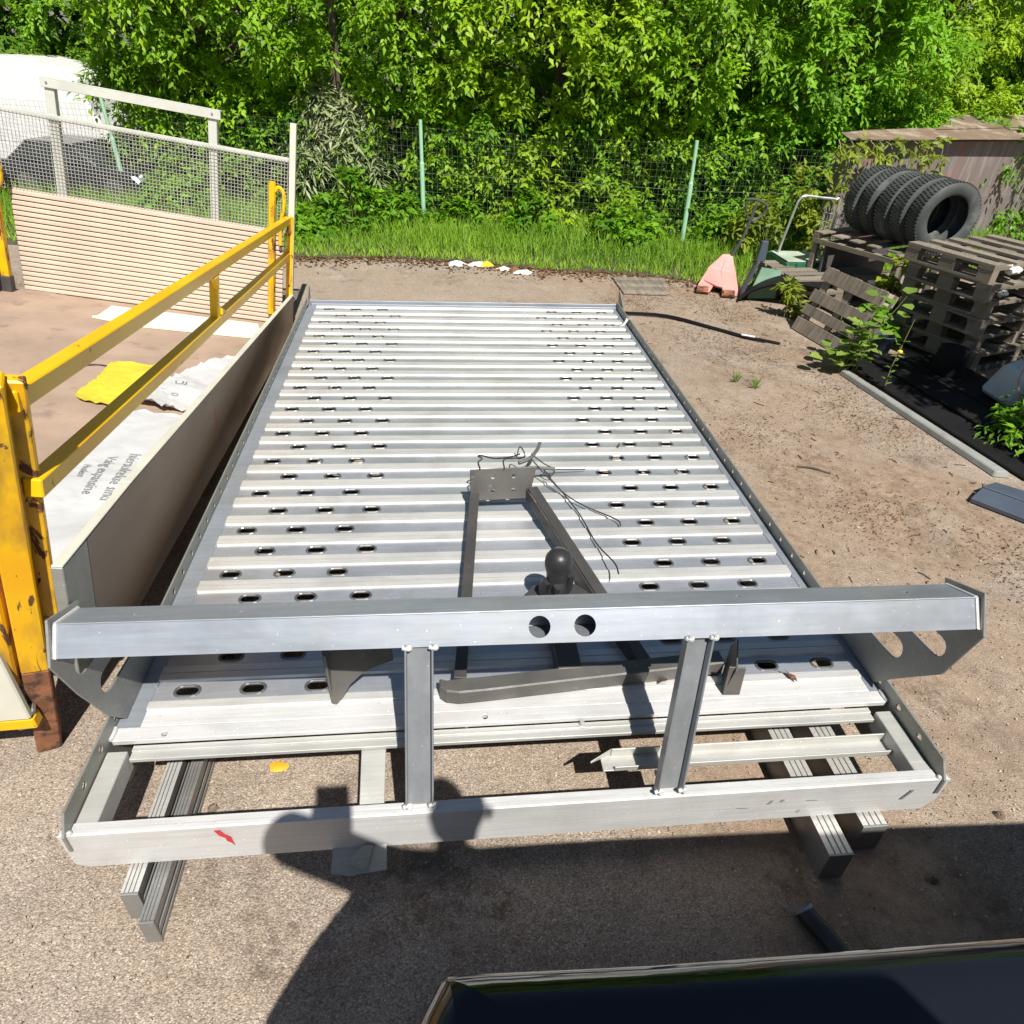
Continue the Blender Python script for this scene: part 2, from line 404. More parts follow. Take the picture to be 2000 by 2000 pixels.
def circ(cx, cy, r, n=14): return [(cx + r * math.cos(2 * math.pi * i / n), cy + r * math.sin(2 * math.pi * i / n)) for i in range(n)]
def frame(o, x, y):
    o, x, y = Vector(o), Vector(x).normalized(), Vector(y); y = (y - x * y.dot(x)).normalized(); z = x.cross(y)
    return Matrix(((x.x, y.x, z.x, o.x), (x.y, y.y, z.y, o.y), (x.z, y.z, z.z, o.z), (0, 0, 0, 1)))
YZ = lambda x: Matrix(((0, 0, 1, x), (1, 0, 0, 0), (0, 1, 0, 0), (0, 0, 0, 1)))      # plate in the y-z plane at x

# leaves: numpy arrays of position, direction, normal, length, width, tint -> one mesh
def unit(a): return a / np.maximum(1e-9, np.linalg.norm(a, axis=-1, keepdims=True))
def leaf_mesh(name, P, D, N, Ln, Wd, tint, mat, inv=None, wide=.42, fold=.12):
    D = unit(D); Sd = unit(np.cross(D, N)); N = np.cross(Sd, D); k = len(P)
    Ln = Ln[:, None]; Wd = Wd[:, None]
    mid = P + D * Ln * wide
    V = np.stack([P, mid + Sd * Wd / 2 + N * Wd * fold, P + D * Ln - N * Ln * .12, mid - Sd * Wd / 2 + N * Wd * fold, mid + D * Ln * .05 - N * Ln * .02], 1).reshape(-1, 3)
    if inv is not None:
        A = np.array(inv); V = V @ A[:3, :3].T + A[:3, 3]
    base = (np.arange(k) * 5)[:, None, None]
    F = (base + np.array([[0, 4, 1], [4, 2, 1], [0, 3, 4], [4, 3, 2]])[None]).reshape(-1, 3)
    me = bpy.data.meshes.new(name)
    me.vertices.add(len(V)); me.vertices.foreach_set('co', V.astype(np.float32).ravel())
    me.loops.add(F.size); me.loops.foreach_set('vertex_index', F.astype(np.int32).ravel())
    me.polygons.add(len(F)); me.polygons.foreach_set('loop_start', (np.arange(len(F)) * 3).astype(np.int32)); me.polygons.foreach_set('loop_total', np.full(len(F), 3, np.int32))
    me.materials.append(mat); me.update(calc_edges=True)
    at = me.attributes.new('tint', 'FLOAT', 'POINT'); at.data.foreach_set('value', np.repeat(tint, 5).astype(np.float32))
    return me
def sprays(rng, C, rad, out, ntw, nlf, ln, droop=.45, wr=.45, tint0=None):
    """leafy clumps: C centres (k,3), rad (k,), out outward directions (k,3); twigs with alternate leaves"""
    k = len(C); T = k * ntw
    c = np.repeat(C, ntw, 0); r = np.repeat(rad, ntw); o = np.repeat(out, ntw, 0)
    u = unit(unit(rng.normal(size=(T, 3))) + o * .85)
    n = T * nlf; tt = np.tile(np.linspace(.25, 1., nlf), T)
    c = np.repeat(c, nlf, 0); r2 = np.repeat(r, nlf); uu = np.repeat(u, nlf, 0); oo = np.repeat(o, nlf, 0)
    P = c + uu * (tt * r2)[:, None]; P[:, 2] -= droop * tt ** 2 * r2
    sd = unit(np.cross(uu, np.array([0, 0, 1.]))) * np.where(np.arange(n) % 2 == 0, 1, -1)[:, None]
    D = uu * .55 + sd * rng.uniform(.3, 1., (n, 1)) + np.array([0, 0, -1.]) * rng.uniform(.1, .8, (n, 1)) + rng.normal(size=(n, 3)) * .25
    N = np.array([0, 0, .75]) + oo * .6 + rng.normal(size=(n, 3)) * .35
    L = ln * rng.uniform(.65, 1.25, n); Wd = L * wr * rng.uniform(.8, 1.2, n)
    base = rng.uniform(.15, .75, k) if tint0 is None else tint0
    tint = np.clip(np.repeat(np.repeat(base, ntw), nlf) + rng.normal(size=n) * .17, 0, 1)
    P = P + rng.normal(size=P.shape) * .012
    return P, D, N, L, Wd, tint
# ------------------------------------------------------------------ ground
g = MB(); g.add([(-80, -80, GZ), (80, -80, GZ), (80, 80, GZ), (-80, 80, GZ)], [(0, 1, 2, 3)])
o = solo('ground', g, M['ground'], None, None, (0, 0, 0), kind='structure', fix=False)
VERGE = [(-80, 2.6), (-6, 2.5), (-3, 2.35), (-2.2, 2.3), (-1.7, 2.2), (-1.2, 2.12), (-.6, 2.22), (0, 2.12), (.5, 2.02), (.9, 1.9), (1.4, 1.85), (1.9, 1.76), (2.3, 1.62), (2.5, 1.4), (2.8, 1.25), (3.2, 1.3), (3.6, 1.7), (4.2, 2.0), (6, 2.2), (80, 3.0)]
g = MB(); vv = []
for i, (x, y) in enumerate(VERGE): vv += [(x, y, GZ + .004), (x * 1.0, 80, GZ + .004)]
g.add(vv, [(2 * i, 2 * i + 2, 2 * i + 3, 2 * i + 1) for i in range(len(VERGE) - 1)])
solo('soil', g, M['verge'], None, None, (0, 0, 0), kind='structure', fix=False)
def verge_y(x): return np.interp(x, [p[0] for p in VERGE], [p[1] for p in VERGE])

def wig(pts, k=6, seed=0, amp=.004):
    """smooth a polyline (Catmull-Rom)"""
    P = [Vector(p) for p in pts]; P = [P[0] * 2 - P[1]] + P + [P[-1] * 2 - P[-2]]; out = []
    for i in range(1, len(P) - 2):
        for j in range(k):
            t = j / k; a, b_, c, d = P[i - 1], P[i], P[i + 1], P[i + 2]
            out.append(.5 * ((2 * b_) + (c - a) * t + (2 * a - 5 * b_ + 4 * c - d) * t * t + (3 * b_ - a - 3 * c + d) * t ** 3))
    out.append(P[-2]); return out
# ------------------------------------------------------------------ the aluminium vehicle deck
deck = thing('vehicle_deck', 'long ribbed aluminium tow truck deck with slotted planks lying on the yard', 'truck deck', (.125, -1.8, GZ))
PITCH = .12854
LA, LB, RA, RB = (-.8134, -.6334, -.4534), (-.7225, -.5425, -.3625), (.7235, .9035, 1.0835), (.6349, .8149, .9949)
X0, X1 = -.902, 1.178
def plank_mesh(cols):
    b = MB(); fy = .034; hh = PITCH / 2 - .0011
    outer = [(X0, -fy), (X1, -fy), (X1, fy), (X0, fy)]
    b.cur = 0
    b.plate(outer, [slot(x, 0, .0150, .0150) for x in cols], Matrix.Translation((0, 0, -.002)), .002)
    b.cur = 1
    for sg in (-1, 1):
        a, c, d = sg * fy, sg * (fy + .0045), sg * hh
        b.add([(X0, a, 0), (X1, a, 0), (X1, c, .0075), (X0, c, .0075), (X1, d, .0075), (X0, d, .0075), (X1, d, -.02), (X0, d, -.02)], [(0, 1, 2, 3), (3, 2, 4, 5), (5, 4, 6, 7)])
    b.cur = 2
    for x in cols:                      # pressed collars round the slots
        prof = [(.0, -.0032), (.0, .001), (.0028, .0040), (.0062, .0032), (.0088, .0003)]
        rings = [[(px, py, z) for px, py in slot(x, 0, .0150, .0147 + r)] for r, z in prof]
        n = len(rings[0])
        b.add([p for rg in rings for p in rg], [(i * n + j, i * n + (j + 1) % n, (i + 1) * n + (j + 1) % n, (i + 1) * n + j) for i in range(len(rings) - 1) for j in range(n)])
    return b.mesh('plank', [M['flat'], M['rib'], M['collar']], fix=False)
mA, mB = plank_mesh(LA + RA), plank_mesh(LB + RB)
for n in range(1, 28):
    link('plank', mA if n % 2 else mB, deck, Matrix.Translation((-.125, 1.8 - PITCH * n, .25)))
# wide last plank
b = MB(); b.box(X0, X1, -3.588, -3.5365, -.012, .001); b.box(X0, X1, -3.5365, -3.534, -.012, .006)
part('edge_plank', b, M['alu_white'], deck, .0012)
# side rails with their row of round holes
for x, sg, nm in ((-.966, 1, 'L'), (1.213, -1, 'R')):
    hol = [circ(-.12 - .1015 * i, .024, .0105, 10) for i in range(37) if -.12 - .1015 * i > -3.875]
    b = MB(); b.plate([(-3.68, -.10), (-3.62, -.19), (-.03, -.19), (-.03, .052), (-3.865, .052), (-3.899, .006), (-3.899, -.05)], hol, YZ(x - .003), .006)  # web deepened out of view to block sun from under the deck
    part('side_rail', b, M['web'], deck)
    b = MB(); x0, x1 = (x + .004, X0 + .001) if sg > 0 else (X1 - .001, x - .004)
    b.box(x0, x1, -3.6, -.06, -.02, .0035)
    for i in range(26):                 # short welds that hold the planks
        y = -.18 - i * .131; xx = x1 if sg > 0 else x0
        b.tube([(xx, y, .004), (xx, y + .018, .005)], .0035, 5)
    part('rail_flange', b, M['galv'], deck, .001)
    xi = (x + .006, x + .056) if sg > 0 else (x - .056, x - .006)
    b = MB(); b.box(xi[0], xi[1], -3.858, -3.66, -.07, -.004)
    part('frame_arm', b, M['alu'], deck, .002)
    b = MB()
    b.tube(wig([(x + sg * .006, -3.592, .006), (x + sg * .008, -3.61, .007), (x + sg * .006, -3.633, .006)]), .006, 6); b.ball((x + sg * .008, -3.886, .004), .007, 7)
    part('weld', b, M['alu_white'], deck, smooth=True)
# cross bars at the open front end
b = MB(); b.plate([(-.957, -3.634), (1.206, -3.634), (1.206, -3.592), (-.957, -3.592)], [circ(-.83, -3.617, .008), circ(.02, -3.614, .008)], Matrix.Translation((0, 0, -.012)), .016)
part('cross_bar', b, M['alu_white'], deck, .001)
b = MB(); b.box(-.905, 1.15, -3.677, -3.637, -.03, -.018); b.box(-.905, 1.15, -3.655, -3.637, -.018, -.013); b.lathe([(0, .012), (.007, .012), (.007, 0), (.011, 0), (.011, -.004)], (.29, -3.645, -.012), n=8)
part('lower_cross_bar', b, M['alu'], deck, .001)
# front lip: two stepped top strips and a deep face
b = MB()
b.box(-.962, 1.209, -3.874, -3.856, -.05, -.003)
f = frame((0, -3.892, 0), (1, 0, 0), (0, 0, 1))
b.plate([(-.985, .002), (1.236, .002), (1.231, -.09), (1.20, -.128), (-.95, -.130), (-.978, -.115)], [], Matrix.Translation((0, .004, 0)) @ f, .004)
b.box(-.983, 1.234, -3.888, -3.8755, -.006, .0018)
lip = part('front_lip', b, M['alu_white'], deck, .0012)
b = MB(); b.add([(-.638, -3.8972, -.004), (-.625, -3.8972, -.005), (-.617, -3.8972, -.022), (-.605, -3.8972, -.034), (-.603, -3.8972, -.05), (-.600, -3.8972, -.072), (-.606, -3.8972, -.060), (-.615, -3.8972, -.052), (-.617, -3.8972, -.038), (-.629, -3.8972, -.028)], [(0, 1, 2, 3, 4, 5, 6, 7, 8, 9)])
part('red_paint_mark', b, M['red'], lip, fix=False)
for i, (xa, za, xb, zb, w) in enumerate([(.752, -.036, .742, -.052, .003), (.782, -.034, .776, -.046, .003), (.85, -.045, .875, -.047, .003), (.66, -.062, .69, -.063, .002), (.84, -.085, .836, -.10, .002), (1.14, -.03, 1.12, -.07, .006)]):
    b = MB(); d = Vector((zb - za, 0, xa - xb)).normalized() * w / 2
    b.add([(xa - d.x, -3.8967 - i * 2e-5, za - d.z), (xa + d.x, -3.8967 - i * 2e-5, za + d.z), (xb + d.x, -3.8967 - i * 2e-5, zb + d.z), (xb - d.x, -3.8967 - i * 2e-5, zb - d.z)], [(0, 1, 2, 3)])
    part('scuff_mark', b, M['galv_dark'], lip, fix=False)
# short U channel lying inside the front frame, and the flat tongue beside it
b = MB(); b.box(.33, 1.165, -3.770, -3.722, -.055, -.05); b.box(.36, 1.165, -3.725, -3.721, -.05, -.022); b.box(.36, 1.165, -3.772, -3.768, -.05, -.035)
b.add([(.30, -3.745, -.05), (.36, -3.7215, -.05), (.36, -3.7215, -.022), (.30, -3.742, -.045)], [(0, 1, 2, 3)])
part('channel', b, M['alu'], deck, .0012)
b = MB(); b.box(.47, .53, -3.86, -3.775, -.06, -.052); part('gusset', b, M['alu_white'], deck, .001)
b = MB(); b.hexa([(-.312, -3.855, -.085), (-.250, -3.855, -.085), (-.252, -3.655, -.05), (-.318, -3.655, -.05), (-.312, -3.855, -.079), (-.250, -3.855, -.079), (-.252, -3.655, -.042), (-.318, -3.655, -.042)])
b.tube([(-.318, -3.652, -.043), (-.252, -3.652, -.043)], .005, 6)
part('tongue', b, M['alu'], deck, .0015)
b = MB(); f = frame((0, -3.905, -.13), (1, 0, 0), (0, -.85, -.5))
b.plate([(-.375, -.03), (-.243, -.03), (-.242, .042), (-.33, .05), (-.378, .042)], [], f, .004)
b.add([(-.345, -3.93, -.13), (-.30, -3.90, -.105), (-.29, -3.945, -.147)], [(0, 1, 2)]); b.add([(-.275, -3.90, -.108), (-.30, -3.90, -.105), (-.29, -3.945, -.147)], [(0, 1, 2)])
part('tongue_bracket', b, M['web'], deck, .001)
# far end: upturned double edge with little corner gussets
b = MB(); b.box(-.955, 1.235, -.040, -.028, -.05, .034); b.box(-.94, 1.222, -.062, -.041, -.02, .016); b.box(-.94, 1.222, -.092, -.066, -.03, -.006)
part('rear_edge', b, M['galv'], deck, .002)
for x in (-.959, 1.236):
    b = MB(); b.plate([(-.14, .03), (.02, .03), (.035, .115), (.02, .12)], [], YZ(x), .006); part('corner_gusset', b, M['web'], deck, .001)
b = MB(); b.add([(1.150, -.42, .006), (1.172, -.44, .014), (1.215, -.40, .056), (1.245, -.385, .050), (1.205, -.36, .045), (1.18, -.40, .018)], [(0, 1, 2, 5), (5, 2, 3, 4)])
solo('white_tag', b, M['white_scrap'], 'small white plastic scrap caught on the far right corner of the ribbed deck', 'litter', (1.19, -.4, .01), fix=False)

# ---- headboard frame, leaning back from the front lip (a part of the deck, with its own pieces)
def lerp(a, b, t): return Vector(a).lerp(Vector(b), t)
LFT, LFB, LBT = Vector((-.972, -3.628, .417)), Vector((-.972, -3.675, .354)), Vector((-.972, -3.532, .379))
RFT, RFB, RBT = Vector((1.240, -3.690, .460)), Vector((1.240, -3.737, .396)), Vector((1.240, -3.594, .421))
LBB, RBB = LBT + LFB - LFT, RBT + RFB - RFT
ax = (RFT - LFT); Lb = ax.length
ffr = frame(LFB, RFB - LFB, LFT - LFB); H = (LFT - LFB).length; Dp = (LBT - LFT).length
b = MB()
b.plate([(0, 0), (Lb, 0), (Lb, H), (0, H)], [circ(1.109, H * .50, .0265, 20), circ(1.219, H * .50, .0265, 20)], ffr, -.005)
tfr = frame(LFT, RFT - LFT, LBT - LFT)
b.plate([(0, 0.0055), (Lb, 0.0055), (Lb, Dp), (0, Dp)], [circ(.155, Dp * .45, .006, 10), circ(.40, Dp * .45, .006, 10), circ(1.62, Dp * .55, .006, 10), circ(2.06, Dp * .5, .006, 10)], tfr, -.005)
bk = frame(LBB, RBB - LBB, LBT - LBB); b.plate([(0, 0), (Lb, 0), (Lb, H - .0055), (0, H - .0055)], [], bk, .005)
bt = frame(LFB, RFB - LFB, LBB - LFB); b.plate([(0, .0055), (Lb, .0055), (Lb, Dp - .0055), (0, Dp - .0055)], [], bt, .005)
beam = part('headboard_beam', b, M['galv'], deck)
b = MB(); b.tube([LFT + Vector((0, 0, .0)), RFT], .0022, 6); part('beam_edge', b, M['galv'], beam, smooth=True)
for (ft, fb, bt_, bb, x, sg) in ((LFT, LFB, LBT, LBB, -.978, 1), (RFT, RFB, RBT, RBB, 1.246, -1)):
    dy, dz = ft.y, ft.z
    e = .014; u = (ft - fb).normalized(); w = (bt_ - ft).normalized()
    P = [bt_ + u * e + w * e, ft + u * e - w * e, fb - u * e - w * e]
    pts = [(p.y, p.z) for p in P] + [(fb.y + .012, .22), (-3.61, .075), (-3.562, .006), (-3.30, .006), (-3.285, .04), (bb.y + .10, bb.z - .06), (bb.y + w.y * e, bb.z)]
    hol = [slot(-3.485, .145, .075, .030, ang=-.1), slot(fb.y + .14, .262, .072, .028, ang=-.1)]
    dx = -.036 if sg > 0 else .044; z0 = .43     # the plate slants inward to the inside of the rail
    b = MB(); b.plate(pts, hol, Matrix(((0, dx / z0, -1, (x - dx) - (0 if sg > 0 else -.006)), (1, 0, 0, 0), (0, 1, 0, 0), (0, 0, 0, 1))), .006)
    gs = part('end_gusset', b, M['galv_dark'], deck, .001)
    for q, r in ((ft, fb), (ft, bt_)):
        b = MB(); b.tube([Vector((x + sg * .008 + .0012 * (i % 2), *(q.lerp(r, i / 30).yz))) for i in range(31)], .005, 7); part('weld', b, M['alu_white'], gs, smooth=True)
# uprights: open channels facing the camera
def chan(base, top, w, dep, name):
    base, top = Vector(base), Vector(top); d = (top - base).normalized(); sx = Vector((1, 0, 0)); fw = sx.cross(d).normalized()
    if fw.y > 0: fw = -fw
    b = MB(); t = .005
    def slab(xa, xb, fa, fb_):
        c = []
        for p in (base, top):
            c += [p + sx * xa + fw * fa, p + sx * xb + fw * fa, p + sx * xb + fw * fb_, p + sx * xa + fw * fb_]
        b.hexa(c)
    slab(-w / 2, w / 2, -.006, 0); slab(-w / 2 - t, -w / 2, -.006, dep); slab(w / 2, w / 2 + t, -.006, dep)
    up = part(name, b, M['upright'], deck, .0012)
    for p, q in ((base, 1), (top, -1)):
        for sxx in (-1, 1):
            c = p + sx * sxx * (w / 2 + .002) + fw * dep * .8 + d * .004 * q
            b = MB(); b.tube(wig([c - sx * .008, c + d * .003 * q, c + sx * .010 + d * .004 * q, c + sx * .006 - d * .006 * q]), .0058, 7)
            part('weld', b, M['alu_white'], up, smooth=True)
chan((-.157, -3.868, .004), (-.150, -3.686, .372), .058, .022, 'upright')
chan((.468, -3.868, .004), (.528, -3.700, .384), .058, .026, 'upright')

# ------------------------------------------------------------------ detached tow bar lying on the deck
tb = thing('tow_bar', 'detached dark grey tow bar frame with a capped ball lying across the ribbed deck', 'tow bar', (.25, -3.2, .0075))
b = MB()
cv = [(-.02, -3.50, .04), (-.075, -3.515, .04), (-.10, -3.535, .04), (-.098, -3.555, .04), (-.06, -3.565, .04), (.1, -3.555, .04), (.43, -3.527, .04), (.74, -3.50, .04)]
for p, q in zip(cv[3:-1], cv[4:]): pass
path = [(-.105, -3.545), (-.085, -3.563), (-.05, -3.570), (.02, -3.566), (.2, -3.550), (.43, -3.530), (.60, -3.516), (.745, -3.503)]
ring = []
for i, (x, y) in enumerate(path):
    dy = .052 if i > 1 else .03 + .011 * i
    ring.append([(x, y, .006), (x, y + dy, .006), (x, y + dy, .058), (x, y, .058)])
vs = [p for r in ring for p in r]; fs = [(0, 1, 2, 3), (28, 31, 30, 29)]
for i in range(7): fs += [(4 * i + j, 4 * i + (j + 1) % 4, 4 * i + 4 + (j + 1) % 4, 4 * i + 4 + j) for j in range(4)]
b.add(vs, fs); part('cross_tube', b, M['steel_grey'], tb, .004)
b = MB(); b.bar((-.046, -3.515, .05), (.045, -2.60, .085), .036, .012); part('arm', b, M['steel_dark'], tb, .0015)
b = MB(); b.bar((.52, -3.52, .045), (.275, -2.585, .10), .040, .008); b.bar((.497, -3.52, .02), (.2515, -2.585, .072), .006, .05); part('arm', b, M['steel_dark'], tb, .0015)
f = frame((.030, -2.595, .048), (1, .02, .03), (0, .12, 1)); b = MB()
b.plate([(0, 0), (.235, 0), (.262, .135), (0, .135)], [circ(.09, .098, .0085), circ(.172, .098, .0085), circ(.088, .04, .0085), (circ(.17, .04, .0085))], f, -.006)
b.box(.028, .045, -2.612, -2.596, .03, .17); part('mounting_plate', b, M['steel_grey'], tb, .001)
b = MB(); b.lathe([(0, .079), (.043, .079), (.040, .09), (.036, .10), (.034, .13), (.035, .165), (.038, .180), (.0435, .200), (.0445, .215), (.042, .233), (.032, .249), (.016, .258), (0, .260)], (.275, -3.2, 0), n=24)
part('tow_ball', b, M['rubber_ball'], tb, smooth=True)
b = MB(); b.tube([(.315, -3.20, .10), (.318, -3.205, .15), (.312, -3.21, .172)], .013, 8); b.tube([(.233, -3.205, .08), (.232, -3.21, .13), (.24, -3.215, .15)], .015, 8); b.tube([(.275, -3.23, .09), (.275, -3.24, .15)], .018, 8)
part('ball_clip', b, M['rubber_ball'], tb, smooth=True)
b = MB(); b.plate([(.19, -3.25), (.37, -3.25), (.385, -3.19), (.35, -3.15), (.21, -3.15), (.18, -3.19)], [], Matrix.Translation((0, 0, .068)), .012); b.bar((.275, -3.22, .045), (.275, -3.50, .035), .07, .05)
part('ball_mount', b, M['steel_dark'], tb, .002)
f = frame((-.405, -3.548, .004), (.93, .36, 0), (-.05, .25, 1)); b = MB()
b.plate([(0, .012), (.012, 0), (.03, .012), (.06, .05), (.10, .074), (.15, .082), (.19, .082), (.19, .20), (.0, .20)], [], f, .006)
b.plate([(0, .02), (.11, .06), (.11, .19), (0, .19)], [], frame((-.405, -3.545, .004), (.12, 1, 0), (0, .15, 1)), .005)
part('side_bracket', b, M['steel_grey'], tb, .001)
f = frame((.722, -3.575, .004), (.32, .95, 0), (.2, .1, 1)); b = MB()
b.plate([(0, 0), (.075, .0), (.13, .075), (.11, .125), (.0, .105)], [], f, .005)
b.plate([(0, 0), (.05, .0), (.05, .10), (0, .105)], [], frame((.722, -3.575, .004), (1, -.05, 0), (.3, .1, 1)), .005)
part('side_bracket', b, M['steel_grey'], tb, .001)

# wire and twigs on the deck
wr = thing('wire_bundle', 'tangle of thin dark wire and cut cable above the tow bar plate', 'wire', (.25, -2.45, .01))
b = MB()
b.tube(wig([(.065, -2.585, .19), (.06, -2.55, .20), (.075, -2.54, .21), (.06, -2.53, .215), (.078, -2.50, .20), (.13, -2.47, .17), (.20, -2.41, .14), (.25, -2.35, .12)]), .0035, 5)
b.tube(wig([(.16, -2.585, .19), (.165, -2.50, .18), (.21, -2.42, .14), (.27, -2.36, .11)]), .003, 5)
b.tube(wig([(.30, -2.36, .10), (.36, -2.44, .06), (.42, -2.52, .03), (.49, -2.60, .02), (.60, -2.70, .02), (.61, -2.74, .015)]), .003, 5)
b.tube(wig([(.36, -2.42, .06), (.41, -2.50, .03), (.46, -2.66, .02), (.49, -2.85, .018), (.515, -3.02, .06), (.51, -3.10, .075)]), .003, 5)
b.tube(wig([(.30, -2.33, .11), (.36, -2.33, .06), (.40, -2.36, .05), (.38, -2.41, .05), (.35, -2.37, .06), (.42, -2.33, .03), (.55, -2.31, .016)]), .0028, 5)
b.tube(wig([(.235, -2.37, .13), (.25, -2.34, .15), (.27, -2.36, .12), (.24, -2.39, .12), (.225, -2.36, .13)]), .003, 5)
part('wire', b, M['cable'], wr, smooth=True)
b = MB(); b.tube(wig([(.24, -2.40, .105), (.29, -2.37, .11), (.33, -2.31, .12), (.345, -2.27, .13)]), .008, 6); part('cable_end', b, M['steel_grey'], wr, smooth=True)
b = MB(); b.tube(wig([(.25, -2.42, .09), (.31, -2.39, .075), (.40, -2.375, .06)]), .008, 6); part('cable_end', b, M['steel_grey'], wr, smooth=True)
tw = [((.555, -3.52), .6, .05, 'dark torn scrap beside the right upright on the edge plank'), ((.08, -2.34), .2, .022, 'tiny dark twig on the deck left of the wire tangle'), ((.75, -2.1), 1.1, .03, 'small dry leaf scrap on the right slotted part of the deck'), ((.95, -3.53), 2.2, .05, 'brown dry leaf on the right end of the edge plank')]
for i, ((x, y), a, l, lb) in enumerate(tw):
    b = MB(); d = Vector((math.cos(a), math.sin(a), 0)); s_ = Vector((-d.y, d.x, 0))
    b.add([Vector((x, y, .009)) + d * l * u + s_ * l * v + Vector((0, 0, h)) for u, v, h in ((-.5, 0, .002), (-.1, .22, .012), (.5, .05, .02), (.2, -.2, .004), (-.2, -.15, .012))], [(0, 1, 4), (1, 2, 3), (1, 3, 4)])
    solo('scrap', b, M['soil_dark'] if i != 3 else M['rust'], lb, 'litter', (x, y, .009), fix=False)

# ------------------------------------------------------------------ aluminium profile boards under the deck
for i, (xa, xb, y0, y1, tall) in enumerate([(-.860, -.820, -3.962, -.4, 1), (-.803, -.770, -4.022, -.4, .85), (.890, .956, -3.998, -.5, 1), (1.022, 1.092, -3.928, -.5, 1)]):
    z1 = GZ + .11 * tall; lb = ['outer left grooved aluminium board carrying the deck', 'inner left grooved aluminium board, sticking out furthest below the front lip', 'inner right grooved aluminium board in the shadow below the front lip', 'outer right grooved aluminium board under the deck frame'][i]
    t = thing('support_board', lb, 'board', ((xa + xb) / 2, (y0 + y1) / 2, GZ), group='grooved boards under the deck')
    w = xb - xa; b = MB(); xs = [xa, xa + w * .22, xa + w * .30, xa + w * .46, xa + w * .54, xa + w * .70, xa + w * .78, xb]; prof = []
    for k, x in enumerate(xs): prof.append((x, z1 - (.003 if (k // 1) in (2, 4, 6) and False else 0)))
    prof = [(xa, GZ + .001), (xa, z1)]
    for k in range(3):
        c = xa + w * (.25 + .25 * k); prof += [(c - .003, z1), (c - .002, z1 - .004), (c + .002, z1 - .004), (c + .003, z1)]
    prof += [(xb, z1), (xb, z1 - .03), (xb - .005, z1 - .033), (xb - .005, z1 - .045), (xb, z1 - .048), (xb, GZ + .03), (xb - .005, GZ + .027), (xb - .005, GZ + .018), (xb, GZ + .015), (xb, GZ + .001)]
    fr = Matrix(((1, 0, 0, 0), (0, 0, 1, y0 + .006), (0, 1, 0, 0), (0, 0, 0, 1)))
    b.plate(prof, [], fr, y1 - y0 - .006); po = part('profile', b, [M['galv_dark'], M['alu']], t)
    for pg in po.data.polygons: pg.material_index = 1 if pg.normal.z > .9 and i in (0, 2, 3) else 0  # tops pale, sides dark: light and shade put into colour; inner left all dark
    b = MB(); b.box(xa - .001, xb + .001, y0, y0 + .0055, GZ + .0005, z1 + .0005); part('end_cap', b, M['galv_dark'], t, .001)

# ------------------------------------------------------------------ dropside truck body on the left, resting on the yard with a tilt
BO = Vector((-1.18012, .27582, -.25))
BX, BL, BU = Vector((.99016838, .01871065, -.13862357)), Vector((-.03195994, .99506121, -.09397741)), Vector((.13618056, .09748386, .98587613))
BM = Matrix(((BX.x, BL.x, BU.x, BO.x), (BX.y, BL.y, BU.y, BO.y), (BX.z, BL.z, BU.z, BO.z), (0, 0, 0, 1)))
tr = thing('truck_body', 'dropside truck body with cream slatted headboard and yellow rail standing left of the deck', 'truck body', mat=BM)
pt = lambda *a, **k: part(*a, local=True, **k)
b = MB(); b.box(-1.95, .002, -3.55, -.024, -.05, 0); pt('floor', b, M['ply'], tr, .002)
b = MB(); b.plate([(-3.72, -.04), (-.02, -.05), (-.02, .22), (-3.40, .385), (-3.72, .39)], [], YZ(.004), .028)
sb = pt('side_board', b, M['sideboard'], tr, .003)
b = MB(); b.hexa([(.008, -3.40, .3855), (.033, -3.40, .3855), (.033, -.02, .2205), (.008, -.02, .2205), (.008, -3.40, .390), (.033, -3.40, .390), (.033, -.02, .226), (.008, -.02, .226)])
b.hexa([(.008, -3.86, .395), (.033, -3.86, .395), (.033, -3.4005, .3855), (.008, -3.4005, .3855), (.008, -3.86, .400), (.033, -3.86, .400), (.033, -3.4005, .390), (.008, -3.4005, .390)])
pt('top_flange', b, M['cream'], sb, .0015)
b = MB(); b.plate([(-3.86, .06), (-3.722, .03), (-3.722, .389), (-3.86, .394)], [slot(-3.805, .13, .035, .014, ang=1.5)], YZ(.006), .027); pt('end_cap', b, M['web'], sb, .002)
for (y, z, s) in ((-2.42, .23, 1), (-1.25, .20, 2.2)):     # rust-brown printed marks on the outer face
    b = MB()
    for k in range(4):
        for l in range(2): b.box(.0324, .0332, y + l * .022 * s, y + l * .022 * s + .012 * s, z - .02 * k * s, z - .02 * k * s + (.006 + .004 * ((k + l) % 2)) * s)
    pt('printed_mark', b, M['red_ink'], sb)
b = MB(); b.box(-1.76, -.05, -.003, .018, .0, .645); pt('headboard_panel', b, M['wood_dark'], tr)
slm = MB().box(-1.752, -.045, -.024, -.004, .0030, .0292).mesh('slat', M['slat'], .004)
for i in range(20): link('slat', slm, tr, Matrix.Translation((0, 0, .0322 * i)))
